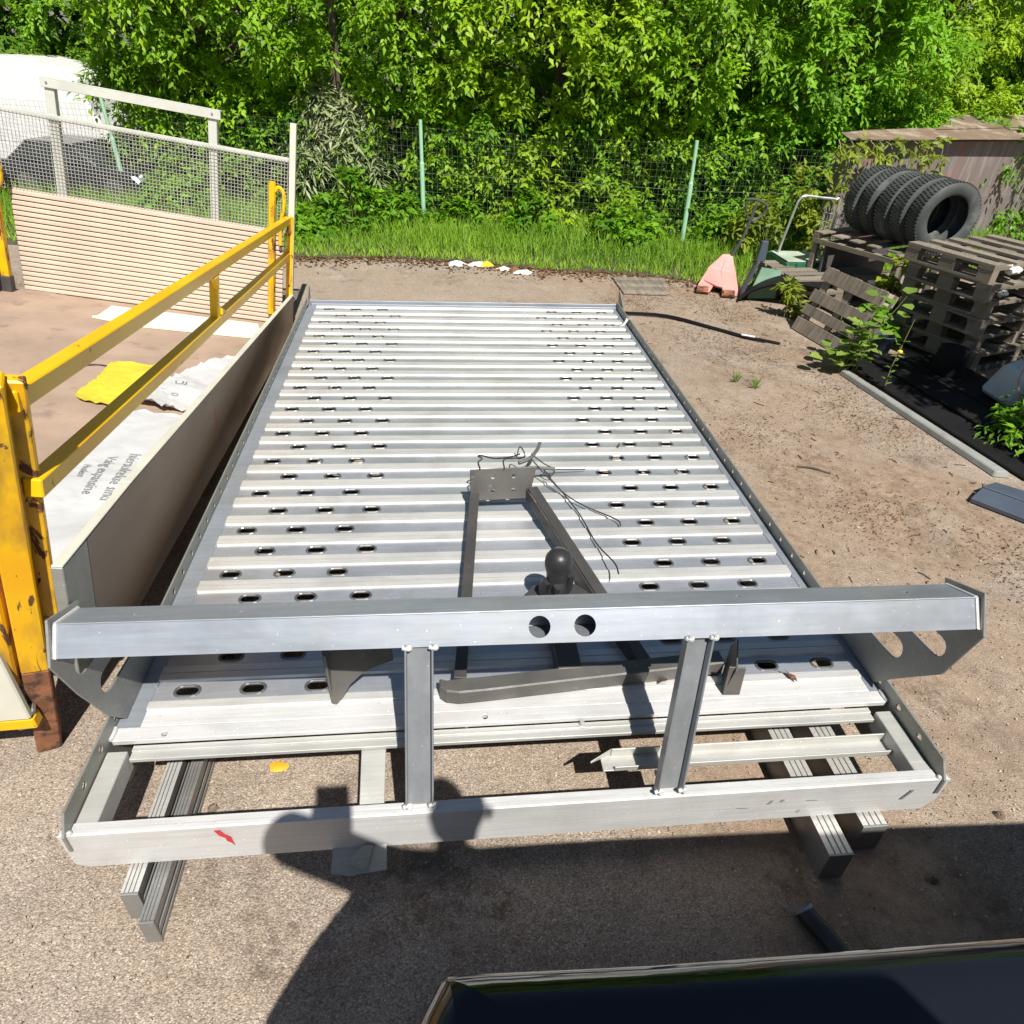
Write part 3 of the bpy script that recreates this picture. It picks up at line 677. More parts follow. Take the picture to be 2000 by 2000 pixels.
# wire mesh infill above the slats
b = MB(); n = 84
for i in range(n):
    x = -1.80 + 1.775 * i / (n - 1); b.bar((x, -.012, .64), (x, -.012, 1.10), .0030, .0030, (1, 0, 0))
for i in range(22):
    z = .645 + .0215 * i; b.bar((-1.80, -.016, z), (-.02, -.016, z), .0028, .0028)
pt('wire_mesh', b, M['wire'], tr, stuff=True, fix=False)
b = MB(); b.box(-1.95, -.02, -.008, .03, 1.085, 1.115); pt('top_rail', b, M['white_frame'], tr, .002)
b = MB(); b.box(-1.76, -.02, -.008, .03, .634, .650); pt('middle_rail', b, M['slat'], tr, .002)
for x in (-1.452, -.502):
    b = MB(); b.box(x - .027, x + .027, .005, .055, 0.02, 1.31); pt('post', b, M['white_frame'], tr, .002)
b = MB(); b.box(-1.495, -.448, -.008, .11, 1.3115, 1.318); b.box(-1.495, -.448, -.008, -.002, 1.262, 1.3115)
gp = pt('gantry_bar', b, M['white_frame'], tr, .002)
for x in (-1.46, -.50):
    b = MB(); b.lathe([(0, .006), (.006, .006), (.007, 0)], (x, -.008, 1.29), (0, -1, 0), 8); pt('bolt', b, M['galv_dark'], gp)
b = MB(); b.box(-.015, .025, -.03, .02, -.12, 1.325); pt('corner_post', b, M['cream'], tr, .002)
# yellow safety rail on top of the side board
rail = tr
def sl(y, zn, zf, y0=-3.85): return zn + (zf - zn) * (y - y0) / -y0
def rbar(zt_n, zb_n, zt_f, zb_f, y0, nm):
    b = MB(); c = []
    for y, zb, zt in ((y0, zb_n, zt_n), (-.035, zb_f, zt_f)):
        c += [(-.036, y, zb), (.004, y, zb), (.004, y, zt), (-.036, y, zt)]
    b.hexa(c); return pt(nm, b, M['yellow_rail'], tr, .003)
rbar(.826, .779, .752, .705, -3.87, 'upper_rail'); rbar(.606, .560, .516, .470, -3.83, 'lower_rail')
b = MB(); b.box(-.033, .001, -2.165, -2.13, .561, .742); pt('rail_post', b, M['yellow_rail'], tr, .003)
b = MB(); b.plate([(-2.125, .60), (-2.06, .572), (-2.125, .572)], [], YZ(-.01), .02); pt('rail_gusset', b, M['yellow_rail'], tr)
b = MB(); b.plate([(-2.17, .745), (-2.17, .69), (-2.235, .745)], [], YZ(-.01), .02); pt('rail_gusset', b, M['yellow_rail'], tr)
b = MB(); b.box(-.022, .022, -.034, .012, .0, .757); pt('rail_post', b, M['yellow'], tr, .003)
b = MB(); b.tube([(-.118, -.06, .08), (-.118, -.06, .96)], .024, 8); pt('stake', b, M['yellow'], tr, smooth=True)
b = MB(); b.tube(wig([(-.10, -.06, .90), (-.075, -.06, .93), (-.045, -.06, .90), (-.04, -.06, .82), (-.06, -.06, .70), (-.06, -.06, .56)]), .012, 7); pt('stake_handle', b, M['yellow'], tr, smooth=True)
b = MB(); b.box(-1.835, -1.785, -.13, -.08, .10, .72); pt('stake', b, M['yellow'], tr, .003)
b = MB(); b.box(-1.84, -1.78, -.135, -.075, .0, .0995); pt('stake_foot', b, M['steel_dark'], tr, .003)
b = MB(); b.tube(wig([(-1.84, -.11, .80), (-1.80, -.11, .86), (-1.765, -.11, .82), (-1.75, -.11, .74), (-1.77, -.11, .66), (-1.80, -.11, .64)]), .017, 8); pt('stake_handle', b, M['yellow'], tr, smooth=True)
b = MB(); b.box(-1.95, -1.842, -.3, -.08, .0, .63); pt('left_panel', b, M['wood_dark'], tr)
# near pillar and tail panel
def w2b(p): return BM.inverted() @ Vector(p)
pb, ptp = Vector((-1.275, -3.425, GZ)), BM @ Vector((-.035, -3.90, .86))
def skew(a, b_, w1, w2, ang):
    d = (b_ - a).normalized(); x = Vector((math.cos(ang), math.sin(ang), 0)); x = (x - d * x.dot(d)).normalized(); y = d.cross(x); c = []
    for p in (a, b_): c += [p - x * w1 / 2 - y * w2 / 2, p + x * w1 / 2 - y * w2 / 2, p + x * w1 / 2 + y * w2 / 2, p - x * w1 / 2 + y * w2 / 2]
    return c
dirp = (ptp - pb)
b = MB(); b.hexa(skew(pb + dirp * .30, ptp, .064, .060, .35)); pil = part('pillar', b, M['yellow'], tr, .004)
b = MB(); b.hexa(skew(pb, pb + dirp * .2995, .063, .059, .35)); part('pillar_foot', b, M['rust'], tr, .004)
b = MB(); b.hexa(skew(pb + dirp * .13 + Vector((-.02, -.052, 0)), pb + dirp * .20 + Vector((-.02, -.052, 0)), .05, .03, .35)); part('hinge_block', b, M['galv_dark'], tr, .006)
of = Vector((-.058, -.02, 0))
b = MB(); b.hexa(skew(pb + dirp * .26 + of, pb + dirp * .80 + of * 1.05, .044, .044, .2)); part('lock_tube', b, M['yellow'], tr, .006)
b = MB(); b.hexa(skew(pb + dirp * .40 + Vector((.030, .045, 0)), pb + dirp * .985 + Vector((.030, .042, 0)), .045, .03, .35)); part('rail_plate', b, M['yellow'], tr, .004)
f = frame((-2.2, -3.55, -.03), (1, .05, .0), (.18, .03, 1)); b = MB()
b.plate([(0, 0), (.985, 0), (.985, .39), (0, .39)], [slot(.905, .245, .05, .02, ang=1.57)], f, .02); tp = part('tail_panel', b, M['cream'], tr, .004)
b = MB(); b.plate([(0, .391), (.98, .391), (.975, .415), (0, .415)], [], f, .024); part('panel_cap', b, M['galv_dark'], tp, .002)
b = MB(); b.bar((-2.2, -3.545, -.055), (-1.215, -3.495, -.055), .04, .04); part('bottom_bar', b, M['yellow_rail'], tr, .004)

# things lying on the truck floor (world positions through the body frame)
def bw(x, y, z=.004): return BM @ Vector((x, y, z))
def sheet(name, outline, mat, label, cat, h=.02, seed=1, res=.035, thick=.003, edge=.35, fold=9.):
    """a crumpled sheet: outline (body x,y) filled with a grid, lifted by folds"""
    rg = random.Random(seed); ph = [(rg.uniform(-fold, fold), rg.uniform(-fold, fold), rg.uniform(0, 6.3)) for _ in range(5)]
    bm = bmesh.new(); vs = [bm.verts.new((x, y, 0)) for x, y in outline]; fc = bm.faces.new(vs)
    bmesh.ops.triangulate(bm, faces=[fc])
    for _ in range(4):
        es = [e for e in bm.edges if e.calc_length() > res]
        if not es: break
        bmesh.ops.subdivide_edges(bm, edges=es, cuts=1); bmesh.ops.triangulate(bm, faces=[f_ for f_ in bm.faces if len(f_.verts) > 3])
    for v in bm.verts:
        z = sum(math.sin(a * v.co.x * 3 + c * v.co.y * 3 + p) for a, c, p in ph) / 5
        v.co.z = .004 + h * max(-.15, z) + h * .15 * rg.random() + (edge * h * rg.random() if v.is_boundary else 0) + h * .2
        if v.is_boundary: v.co.x += rg.uniform(-.003, .003); v.co.y += rg.uniform(-.003, .003)
    cx, cy = np.mean([p[0] for p in outline]), np.mean([p[1] for p in outline])
    for v in bm.verts: v.co.x -= cx; v.co.y -= cy
    me = bpy.data.meshes.new(name); bmesh.ops.recalc_face_normals(bm, faces=bm.faces); bm.to_mesh(me); bm.free(); me.materials.append(mat); me.shade_smooth()
    o = link(name, me); o.matrix_world = BM @ Matrix.Translation((cx, cy, 0)); MW[o.name] = o.matrix_world.copy()
    return tag(o, label, cat)
sheet('cloth', [(-.753, -1.76), (-.735, -1.66), (-.739, -1.552), (-.757, -1.378), (-.734, -1.302), (-.537, -1.29), (-.50, -1.574), (-.51, -1.823), (-.543, -1.95), (-.6, -1.936), (-.699, -1.915), (-.74, -1.86)], M['cloth'], 'crumpled yellow cloth on the brown floor of the truck body', 'cloth', .035, 3, .03, fold=4.)
sk2 = sheet('sack', [(-.045, -1.0), (-.217, -1.004), (-.376, -1.351), (-.446, -1.544), (-.47, -1.611), (-.48, -1.886), (-.372, -1.916), (-.32, -1.943), (-.266, -1.915), (-.05, -1.95)], M['paper'], 'crumpled white plastic sack, the farther of two beside the side board', 'sack', .05, 5, .028, fold=6.)
sk1 = sheet('sack', [(-.451, -2.017), (-.412, -1.973), (-.234, -1.981), (-.05, -1.99), (-.05, -2.6), (-.05, -3.45), (-.2, -3.42), (-.36, -3.35), (-.46, -3.1), (-.47, -2.951), (-.46, -2.616), (-.465, -2.308)], M['paper'], 'white printed sack with rows of lettering, nearest on the truck floor by the yellow pillar', 'sack', .030, 8, .026, fold=5.)
def lettering(txt, size, mw, parent, mat, nm='lettering', thick=.0):
    cu = bpy.data.curves.new(nm, 'FONT'); cu.body = txt; cu.size = size; cu.extrude = thick; cu.resolution_u = 2
    ob = bpy.data.objects.new(nm, cu); COL.objects.link(ob); bpy.context.view_layer.update()
    me = bpy.data.meshes.new_from_object(ob.evaluated_get(bpy.context.evaluated_depsgraph_get())); bpy.data.objects.remove(ob); bpy.data.curves.remove(cu)
    me.materials.clear(); me.materials.append(mat)
    me.transform(MW[parent.name].inverted() @ mw)      # lay the letters on the crumpled sheet
    from mathutils.bvhtree import BVHTree
    pm = parent.data; bv = BVHTree.FromPolygons([v.co for v in pm.vertices], [p.vertices[:] for p in pm.polygons])
    for v in me.vertices:
        h = bv.ray_cast(Vector((v.co.x, v.co.y, 1)), Vector((0, 0, -1)))[0]
        if h is not None: v.co.z = h.z + .003
    return link(nm, me, parent)
def floor_text(txt, size, x, y, x2, y2, par, z=.030):
    d = Vector((x2 - x, y2 - y, 0)).normalized(); u = Vector((-d.y, d.x, 0))
    lettering(txt, size, BM @ Matrix(((d.x, u.x, 0, x), (d.y, u.y, 0, y), (0, 0, 1, z), (0, 0, 0, 1))), par, M['ink'])
floor_text('hiersulrekse sind', .062, -.300, -2.455, -.275, -2.86, sk1)
floor_text('Vahg expansine', .056, -.372, -2.50, -.345, -2.86, sk1)
floor_text('Huslem', .04, -.425, -2.60, -.405, -2.75, sk1)
floor_text('Heslik', .05, -.225, -2.50, -.205, -2.75, sk1)
floor_text('UJ', .07, -.36, -1.60, -.26, -1.58, sk2, .045)
floor_text('D', .05, -.33, -1.76, -.28, -1.74, sk2, .045)
b = MB(); b.plate([(-1.159, -.494), (-1.135, -.464), (-1.144, -.19), (-.192, -.15), (-.11, -.46), (-.203, -.502), (-.864, -.57)], [], Matrix.Translation((0, 0, .002)), .014)
o = link('loose_board', b.mesh('loose_board', M['board'], .002)); o.matrix_world = BM.copy(); tag(o, 'loose cream board lying in front of the slatted headboard', 'board')
b = MB(); b.tube([BM @ Vector(p) for p in wig([(-.92, -1.42, .006), (-.878, -1.415, .006), (-.817, -1.375, .006), (-.76, -1.378, .006)])], .004, 6); solo('cord', b, M['cable'], 'thin dark cord on the truck floor beside the yellow cloth', 'cord', bw(-.82, -1.39), smooth=True)
# ------------------------------------------------------------------ boundary fence
fence = thing('wire_fence', 'wire mesh fence on pale green posts in front of the trees', 'fence', (-.2, 3.47, GZ))
FP = [(-8.2, 5.45), (-3.72, 4.44), (-.2, 3.47), (2.65, 2.88), (5.6, 2.95)]
HT = [1.1, 1.12, 1.10, 1.07, 1.05]
for i, (x, y) in enumerate(FP):
    b = MB(); h = HT[i]; dx = (-.01 if i == 2 else -.03)
    b.tube([(x, y, GZ), (x + dx * .5, y, GZ + h * .62)], .026, 10); b.tube([(x + dx * .5, y, GZ + h * .62), (x + dx * .55, y, GZ + h * .64)], .026, 10, taper=.02); b.tube([(x + dx * .55, y, GZ + h * .64), (x + dx, y, GZ + h)], .020, 10)
    part('post', b, M['green_paint'], fence, smooth=True)
b = MB()
for (p, q) in zip(FP[:-1], FP[1:]):
    L = math.dist(p, q); n = int(L / .055)
    for i in range(n):
        t = i / n; x, y = p[0] + (q[0] - p[0]) * t, p[1] + (q[1] - p[1]) * t + .03; w = .012 * math.sin(i * 1.7)
        b.bar((x, y, GZ), (x + w, y, GZ + 1.02), .0017, .0017, (1, 0, 0))
    for k in range(17):
        z = GZ + .03 + k * .062
        b.bar((p[0], p[1] + .034, z), (q[0], q[1] + .034, z + .01 * math.sin(k)), .0017 if k != 9 else .0045, .0017 if k != 9 else .0045)
part('wire_mesh', b, M['fence_wire'], fence, stuff=True, fix=False)

# ------------------------------------------------------------------ trees, bushes, grass
rng = np.random.default_rng(11)
def limb(b, pts, r0, r1, n=7): b.tube(wig(pts, 4), r0, n, taper=r1)
def tree(x, y, label, mat, nclump=70, zlo=.1, zhi=3.6, wid=1.15, ln=.105, over=.55, wr=.45, tint=(.2, .8), ntw=14, nlf=10, cr=(.2, .42), seed=0, deep=.9, name='tree', droop=.4):
    r = np.random.default_rng(100 + seed)
    t = thing(name, label, 'tree', (x, y, GZ), group='trees behind the wire fence')
    b = MB(); lean = r.uniform(-.2, .2)
    limb(b, [(x, y, GZ - .05), (x + lean * .3, y + .05, GZ + .9), (x + lean, y, GZ + 2.2), (x + lean * 1.3, y - .1, GZ + zhi)], .075, .018)
    # boughs carry clumps on their ends
    C, Rr, O, Tn = [], [], [], []
    for i in range(nclump):
        z = GZ + zlo + (zhi - zlo) * (i + r.uniform(0, 1)) / nclump
        f = (z - GZ) / zhi
        w = wid * (1.05 - .55 * max(0, f - .55) / .45) * (.75 + .25 * min(1, f * 4))
        ang = r.uniform(-math.pi, .25 * math.pi) if r.random() < .86 else r.uniform(0, 2 * math.pi)
        rad = w * math.sqrt(r.uniform(.12, 1))
        cx, cy = x + rad * math.cos(ang) * 1.1, y + rad * math.sin(ang) * deep - over * min(1, max(0, f - .12) * 1.6)
        fy = float(np.interp(cx, [q[0] for q in FP], [q[1] for q in FP]))
        cy = max(cy, fy + (.34 if z < GZ + 1.5 else .06 - .3 * min(1, (z - GZ - 1.5))))
        C.append((cx, cy, z)); Rr.append(r.uniform(*cr)); o = np.array([math.cos(ang) * .5, math.sin(ang) * .7 - .35, .45]); O.append(o / np.linalg.norm(o)); Tn.append(np.clip(r.uniform(*tint) + .18 * (f - .4), 0, 1))
        if i % 4 == 0:
            zz = max(GZ + .2, z - .45)
            limb(b, [(x + lean * (zz - GZ) / 2.4, y, zz), ((x + cx) / 2, (y + cy) / 2, (zz + z) / 2 + .08), (cx, cy, z - .05)], .022, .005, 5)
    part('trunk', b, M['bark'], t, smooth=True, fix=False)
    P = sprays(r, np.array(C), np.array(Rr), np.array(O), ntw, nlf, ln, droop=droop, wr=wr, tint0=np.array(Tn))
    link('crown', leaf_mesh('crown', *P, mat, MW[t.name].inverted()), t)
    return t
front = [(-6.6, 8.4, 'leafy green tree at far left, over the white van'), (-4.4, 7.9, 'bright leafy tree rising behind the right end of the white van'),
         (-2.6, 4.75, 'green maple-leaved tree rising behind the white gantry bar'), (-.35, 4.35, 'bright green maple-leaved tree above the left green fence post'),
         (1.25, 4.1, 'dense bright tree midway between the two green fence posts'), (2.75, 3.85, 'yellow-green maple-leaved tree right behind the right green fence post'),
         (4.35, 4.0, 'bright leafy tree between the right green fence post and the shed'), (6.1, 4.9, 'bright green tree rising behind the left part of the rusty shed roof'), (8.0, 5.4, 'green tree at the far right behind the shed roof')]
for i, (x, y, lb) in enumerate(front):
    tree(x, y, lb, M[('leaf', 'leaf_b', 'leaf', 'leaf', 'leaf_c', 'leaf', 'leaf_b', 'leaf_c', 'leaf')[i]], nclump=150 if i not in (7, 8) else 110, seed=i, over=[.3, .3, .25, .25, .2, .25, .25, .2, .2][i], tint=(.3, .98), zlo=.12 if i < 6 else .3, ln=(.076, .07, .082, .072, .084, .074, .08, .07, .07)[i], nlf=12)
tree(-1.15, 4.02, 'silvery narrow-leaved willow tree behind the right end of the headboard', M['leaf_silver'], nclump=30, zlo=.62, zhi=1.32, wid=.48, ln=.15, wr=.17, seed=31, over=.3, tint=(.3, .9), ntw=14, nlf=10, cr=(.2, .36), name='willow_tree', droop=.75)
tree(-3.2, 5.5, 'grey-green narrow-leaved willow tree behind the gantry bar, next to the white van', M['leaf'], nclump=60, zlo=.55, zhi=2.6, wid=.75, ln=.13, wr=.18, seed=32, over=.5, tint=(.1, .6), ntw=13, nlf=10, name='willow_tree', droop=.7)
for i, (x, y) in enumerate([(-7.8, 7.4), (-2.2, 6.2), (.4, 5.9), (2.2, 5.7), (4.0, 5.6), (5.8, 6.5), (7.6, 7.2), (10.2, 7.0)]):
    lbs = ['dark tree behind the white van at far left', 'dark shaded tree behind the silvery willow', 'dark shaded tree behind the bright tree over the left green fence post', 'dark shaded tree behind the bright tree midway along the fence', 'dark shaded tree behind the gap left of the shed', 'dark tree behind the left end of the shed', 'dark tree far back above the shed roof', 'dark tree furthest right behind the shed']
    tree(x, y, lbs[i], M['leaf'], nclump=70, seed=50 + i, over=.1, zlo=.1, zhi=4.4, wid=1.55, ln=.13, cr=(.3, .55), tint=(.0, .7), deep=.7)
# undergrowth right behind the fence: one leafy mass nobody could count
r = np.random.default_rng(5); k = 420
cx = r.uniform(-3.9, 8, k); cy = np.interp(cx, [p[0] for p in FP], [p[1] for p in FP]) + r.uniform(.28, 1.2, k); cz = GZ + r.uniform(.05, 1.35, k)
P = sprays(r, np.stack([cx, cy, cz], 1), r.uniform(.2, .4, k), np.tile([[0, -.6, .5]], (k, 1)), 11, 9, .08, tint0=r.uniform(.1, .9, k))
o = link('undergrowth', leaf_mesh('undergrowth', *P, M['leaf_b'])); tag(o, 'shaded leafy undergrowth filling the space behind the wire fence', 'undergrowth', kind='stuff')

rw = np.random.default_rng(6); k = 1500
cx = rw.uniform(-13, 15, k); cy = rw.uniform(6.6, 9.5, k) + .06 * np.abs(cx); cz = GZ + rw.uniform(.1, 5.2, k)
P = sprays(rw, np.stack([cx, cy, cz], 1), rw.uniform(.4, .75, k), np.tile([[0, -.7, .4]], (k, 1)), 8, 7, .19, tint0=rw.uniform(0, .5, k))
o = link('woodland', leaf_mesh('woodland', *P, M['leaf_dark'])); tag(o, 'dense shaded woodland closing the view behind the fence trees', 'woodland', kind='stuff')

def bush(x, y, h, w, label, mat='leaf_bush', n=14, ln=.085, seed=0, group='leafy bushes along the fence', name='bush', wr=.5, cat='bush'):
    r = np.random.default_rng(300 + seed); t = thing(name, label, cat, (x, y, GZ), group=group); b = MB(); C = []; O = []; Rr = []
    for i in range(n):
        a = r.uniform(0, 2 * math.pi); q = math.sqrt(r.uniform(0, 1)); z = h * (.2 + .75 * (1 - q ** 1.5) * r.uniform(.5, 1))
        p = (x + w * q * math.cos(a), y + w * q * math.sin(a) * .7, GZ + z); C.append(p); Rr.append(r.uniform(.1, .2) * (w / .35) ** .5); O.append((math.cos(a) * .4, math.sin(a) * .4 - .3, .7))
        b.tube(wig([(x + r.normal() * .03, y + r.normal() * .03, GZ - .02), ((x + p[0]) / 2, (y + p[1]) / 2, GZ + z * .6), p], 3), .006, 5, taper=.002)
    part('stem', b, M['stem'], t, smooth=True, fix=False)
    P = sprays(r, np.array(C), np.array(Rr), unit(np.array(O)), 8, 8, ln, droop=.25, wr=wr)
    link('foliage', leaf_mesh('foliage', *P, M[mat], MW[t.name].inverted()), t); return t
for i, (x, y, h, w, lb) in enumerate([(-.98, 3.25, .62, .34, 'bright green bush at the fence foot, left of the left green post'), (-.45, 3.3, .5, .28, 'small leafy bush touching the left side of the left green fence post'),
        (-1.45, 2.95, .22, .3, 'low leafy clump in the grass right of the truck headboard'), (.18, 3.22, .42, .22, 'small bush just right of the left green fence post'),
        (.98, 3.1, .55, .26, 'upright leafy bush midway along the fence between the posts'), (1.98, 2.88, .50, .36, 'bushy green shrub just left of the right green fence post'), (3.15, 2.78, .5, .35, 'leafy bush just right of the right green fence post'), (-2.9, 3.6, .5, .4, 'leafy bush seen through the wire mesh of the headboard')]):
    bush(x, y, h, w, lb, seed=i, n=18 if w > .3 else 12)
# grass verge
r = np.random.default_rng(21); k = 24000
gx = r.uniform(-6, 6.5, k); lo = verge_y(gx) + .02 + .07 * np.sin(gx * 7.3) * np.sin(gx * 3.1 + 1) + .05 * np.abs(np.sin(gx * 17)); hi = np.interp(gx, [p[0] for p in FP], [p[1] for p in FP]) + .25
q = r.uniform(0, 1, k) ** 1.15; gy = lo + (hi - lo) * q
keep = (gx > -6) & ~((gx > 3.0) & (gy < 1.9)); gx, gy, q = gx[keep], gy[keep], q[keep]; k = len(gx)
pat = .5 + .5 * np.sin(gx * 2.1 + 1.3) * np.sin(gx * .9 + gy * 3)
L = (.06 + .20 * np.minimum(1, q * 2.2) * (.6 + .6 * pat)) * r.uniform(.6, 1.25, k)
D = np.stack([r.normal(size=k) * .35, r.normal(size=k) * .35, np.ones(k)], 1); N = np.stack([r.normal(size=k), -1 + r.normal(size=k) * .6, r.normal(size=k) * .3 + .3], 1)
tint = np.clip(.25 + .35 * pat + r.normal(size=k) * .2 + .35 * (q < .12), 0, 1)
me = leaf_mesh('grass', np.stack([gx, gy, np.full(k, GZ)], 1), D, N, L, r.uniform(.006, .013, k), tint, M['grass'], wide=.35)
tag(link('grass', me), 'tall green grass growing along the foot of the fence', 'grass', kind='stuff')
# dead leaves and pebbles on the yard
def scatter(name, n, fn, lmin, lmax, mat, label, cat, seed, tilt=.3, wr=.55, tint=(0, 1)):
    r = np.random.default_rng(seed); X, Y = fn(r, n); k = len(X); a = r.uniform(0, 6.28, k)
    D = np.stack([np.cos(a), np.sin(a), r.normal(size=k) * tilt * .5], 1); N = np.stack([r.normal(size=k) * tilt, r.normal(size=k) * tilt, np.ones(k)], 1); L = r.uniform(lmin, lmax, k)
    me = leaf_mesh(name, np.stack([X, Y, np.full(k, GZ + .004)], 1), D, N, L, L * wr * r.uniform(.6, 1.2, k), r.uniform(*tint, k), mat, wide=.5, fold=.35)
    return tag(link(name, me), label, cat, kind='stuff')
def edge_band(r, n):
    x = r.uniform(-1.6, 2.9, n); return x, verge_y(x) - np.abs(r.normal(size=n)) * .16 + .05
scatter('leaf_litter', 2600, edge_band, .015, .05, M['litter'], 'brown dead leaves along the edge of the grass', 'leaf litter', 1)
def right_patches(r, n):
    ce = np.array([(2.62, -.85), (2.45, -1.2), (2.2, -.2), (1.9, .1), (2.4, .6), (1.7, -1.5), (2.0, -2.3), (2.5, -2.7), (1.6, .9), (2.65, -1.5), (2.3, .95)]); i = r.integers(0, len(ce), n)
    return ce[i, 0] + r.normal(size=n) * .17, ce[i, 1] + r.normal(size=n) * .16
scatter('plant_debris', 7500, right_patches, .004, .018, M['litter'], 'brown moss and leaf debris in patches on the yard right of the deck', 'plant debris', 2, .5, .4, (.1, .9))
rt_ = np.random.default_rng(8); tq = MB()
for i in range(150):
    x = rt_.uniform(1.35, 2.8); y = rt_.uniform(-2.9, 1.6); a = rt_.uniform(0, 3.1); l = .02 + .10 * rt_.random() ** 3; c_, s_ = math.cos(a) * l, math.sin(a) * l
    if y > verge_y(x) or y > 1.2 and x > 2.4: continue
    tq.tube([(x, y, GZ + .003), (x + c_ * .5, y + s_ * .5 + rt_.normal() * .008, GZ + .006), (x + c_, y + s_, GZ + .003)], rt_.uniform(.0012, .0028), 4)
link('twigs', tq.mesh('twigs', M['bark'], fix=False)); tag(bpy.data.objects['twigs'], 'scattered dry twigs on the dirt right of the deck', 'twigs', kind='stuff')
def dark_heap(r, n):
    return 2.75 + r.normal(size=n) * .2, -2.86 + r.normal(size=n) * .15 - .4 * np.abs(r.normal(size=n)) * .3
scatter('soil_debris', 1500, dark_heap, .006, .022, M['litter'], 'dark clumps of rotten debris at the right edge of the yard', 'debris', 3, .9, .7, (0, .35))
def near(r, n): return r.uniform(-2.2, 2.6, n), -4.75 + 5.2 * r.random(n) ** 1.5
scatter('gravel', 17000, near, .004, .011, M['pebble'], 'loose pale grit on the worn yard', 'gravel', 4, .5, .8)

# ------------------------------------------------------------------ shed with rusty roof
sa = R(19); SX, SY = Vector((math.cos(sa), math.sin(sa), 0)), Vector((-math.sin(sa), math.cos(sa), 0)); SO = Vector((3.87, 2.2, GZ))
SM = Matrix(((SX.x, SY.x, 0, SO.x), (SX.y, SY.y, 0, SO.y), (0, 0, 1, SO.z), (0, 0, 0, 1)))
shed = thing('shed', 'low grey sheet-metal shed with a rusty brown roof, hung with vine', 'shed', mat=SM)
ps = lambda *a, **k: part(*a, local=True, **k)
b = MB(); b.box(.32, 5.6, .10, .16, 0, 1.165); ps('wall', b, M['shed'], shed)
b = MB(); b.box(2.0, 5.6, .088, .0985, 0, .62); ps('lower_wall_sheet', b, M['shed'], shed, .003)
b = MB(); b.box(.12, .319, .06, .22, 0, 1.16); ps('corner_column', b, M['shed'], shed, .008)
f = Matrix.Translation((0, 0, 1.195)) @ Matrix.Rotation(.20, 4, 'X')
b = MB(); b.plate([(0, -.02), (.9, -.03), (1.75, -.02), (2.9, -.03), (3.0, .35), (2.05, .32), (1.2, .30), (.5, .24), (.05, .16)], [], f, .012); ps('roof_sheet', b, M['roof'], shed, .002)
b = MB(); b.plate([(1.5, .24), (2.5, .30), (3.05, .34), (4.2, .36), (5.8, .38), (5.8, .80), (4.1, .78), (2.9, .76), (2.35, .70), (1.95, .50)], [], Matrix.Translation((0, 0, .014)) @ f, .012); ps('roof_sheet', b, M['roof'], shed, .002)
b = MB(); b.plate([(2.55, -.03), (5.8, -.03), (5.8, .37), (4.0, .34), (3.2, .16)], [], Matrix.Translation((0, 0, .028)) @ f, .012); ps('roof_sheet', b, M['roof_grey'], shed, .002)
# vine hanging over the eave
r = np.random.default_rng(77)
vine = thing('vine', 'yellow-green creeper hanging over the shed eave and its corner column', 'vine', SM @ Vector((.6, 0, 1.1)))
b = MB(); C = []; O = []; Rr = []
for i, (x0, ln_, sw) in enumerate([(.05, .5, -.15), (.18, .75, -.3), (.3, .35, .05), (.5, .55, .1), (.72, .42, -.05), (.9, .62, .08), (1.08, .75, -.1), (1.25, .55, .05), (-.1, .4, -.25), (.42, .7, -.1)]):
    pts = [(x0, .02, 1.19), (x0 + sw * .3, -.09, 1.12), (x0 + sw * .7, -.07, 1.16 - ln_ * .5), (x0 + sw, -.06, 1.16 - ln_)]
    b.tube([SM @ p for p in wig(pts, 4)], .005, 5, taper=.002)
    W_ = wig(pts, 4)
    for p in W_[2::3]:
        C.append(tuple(SM @ (p + Vector((r.normal() * .03, -.03, r.normal() * .02))))); Rr.append(r.uniform(.05, .09)); O.append((0, -1, -.1))
part('vine_stem', b, M['twig'], vine, smooth=True, fix=False)
P = sprays(r, np.array(C), np.array(Rr), unit(np.array(O, float)), 3, 5, .095, droop=.6, wr=.36)
link('foliage', leaf_mesh('foliage', *P, M['leaf_vine'], MW[vine.name].inverted()), vine)
bush(3.45, 2.35, .95, .45, 'tall yellow-green creeper bush leaning on the left corner of the shed', 'leaf_vine', 26, .085, 40, None, 'creeper_bush', .38)

# ------------------------------------------------------------------ pallets, tyres and the other things along the right side
def euro_pallet(label, mw, group='wooden pallets by the shed', L=.96, Wd=.64, th=.118):
    """blocks, stringers and boards, each a part; local x = length"""
    t = thing('pallet', label, 'pallet', mat=mw, group=group); bl, st, bd = th * .55, th * .16, th * .16
    uc = UNIT
    def put(nm, x0, x1, y0, y1, z0, z1):
        o = link(nm, uc, t, Matrix.Translation(((x0 + x1) / 2, (y0 + y1) / 2, (z0 + z1) / 2)) @ Matrix.Diagonal((x1 - x0 - .001, y1 - y0 - .001, z1 - z0 - .0006, 1)))
        return o
    for y0, w in ((0, .07), (Wd / 2 - .035, .07), (Wd - .07, .07)):
        put('bottom_board', 0, L, y0, y0 + w, 0, st * .9)
        for x0, wx in ((0, .10), (L / 2 - .06, .12), (L - .10, .10)): put('block', x0, x0 + wx, y0 + .002, y0 + w - .002, st * .9, st * .9 + bl)
    for x0, wx in ((0, .11), (L / 2 - .055, .11), (L - .11, .11)): put('cross_board', x0, x0 + wx, 0, Wd, st * .9 + bl, st * 1.9 + bl)
    for i, w in enumerate((.105, .08, .105, .08, .105)):
        y = (Wd - .105) * i / 4 if i in (0, 2, 4) else (Wd - .08) * i / 4; put('top_board', 0, L, y, y + w, st * 1.9 + bl, st * 2.9 + bl)
    return t
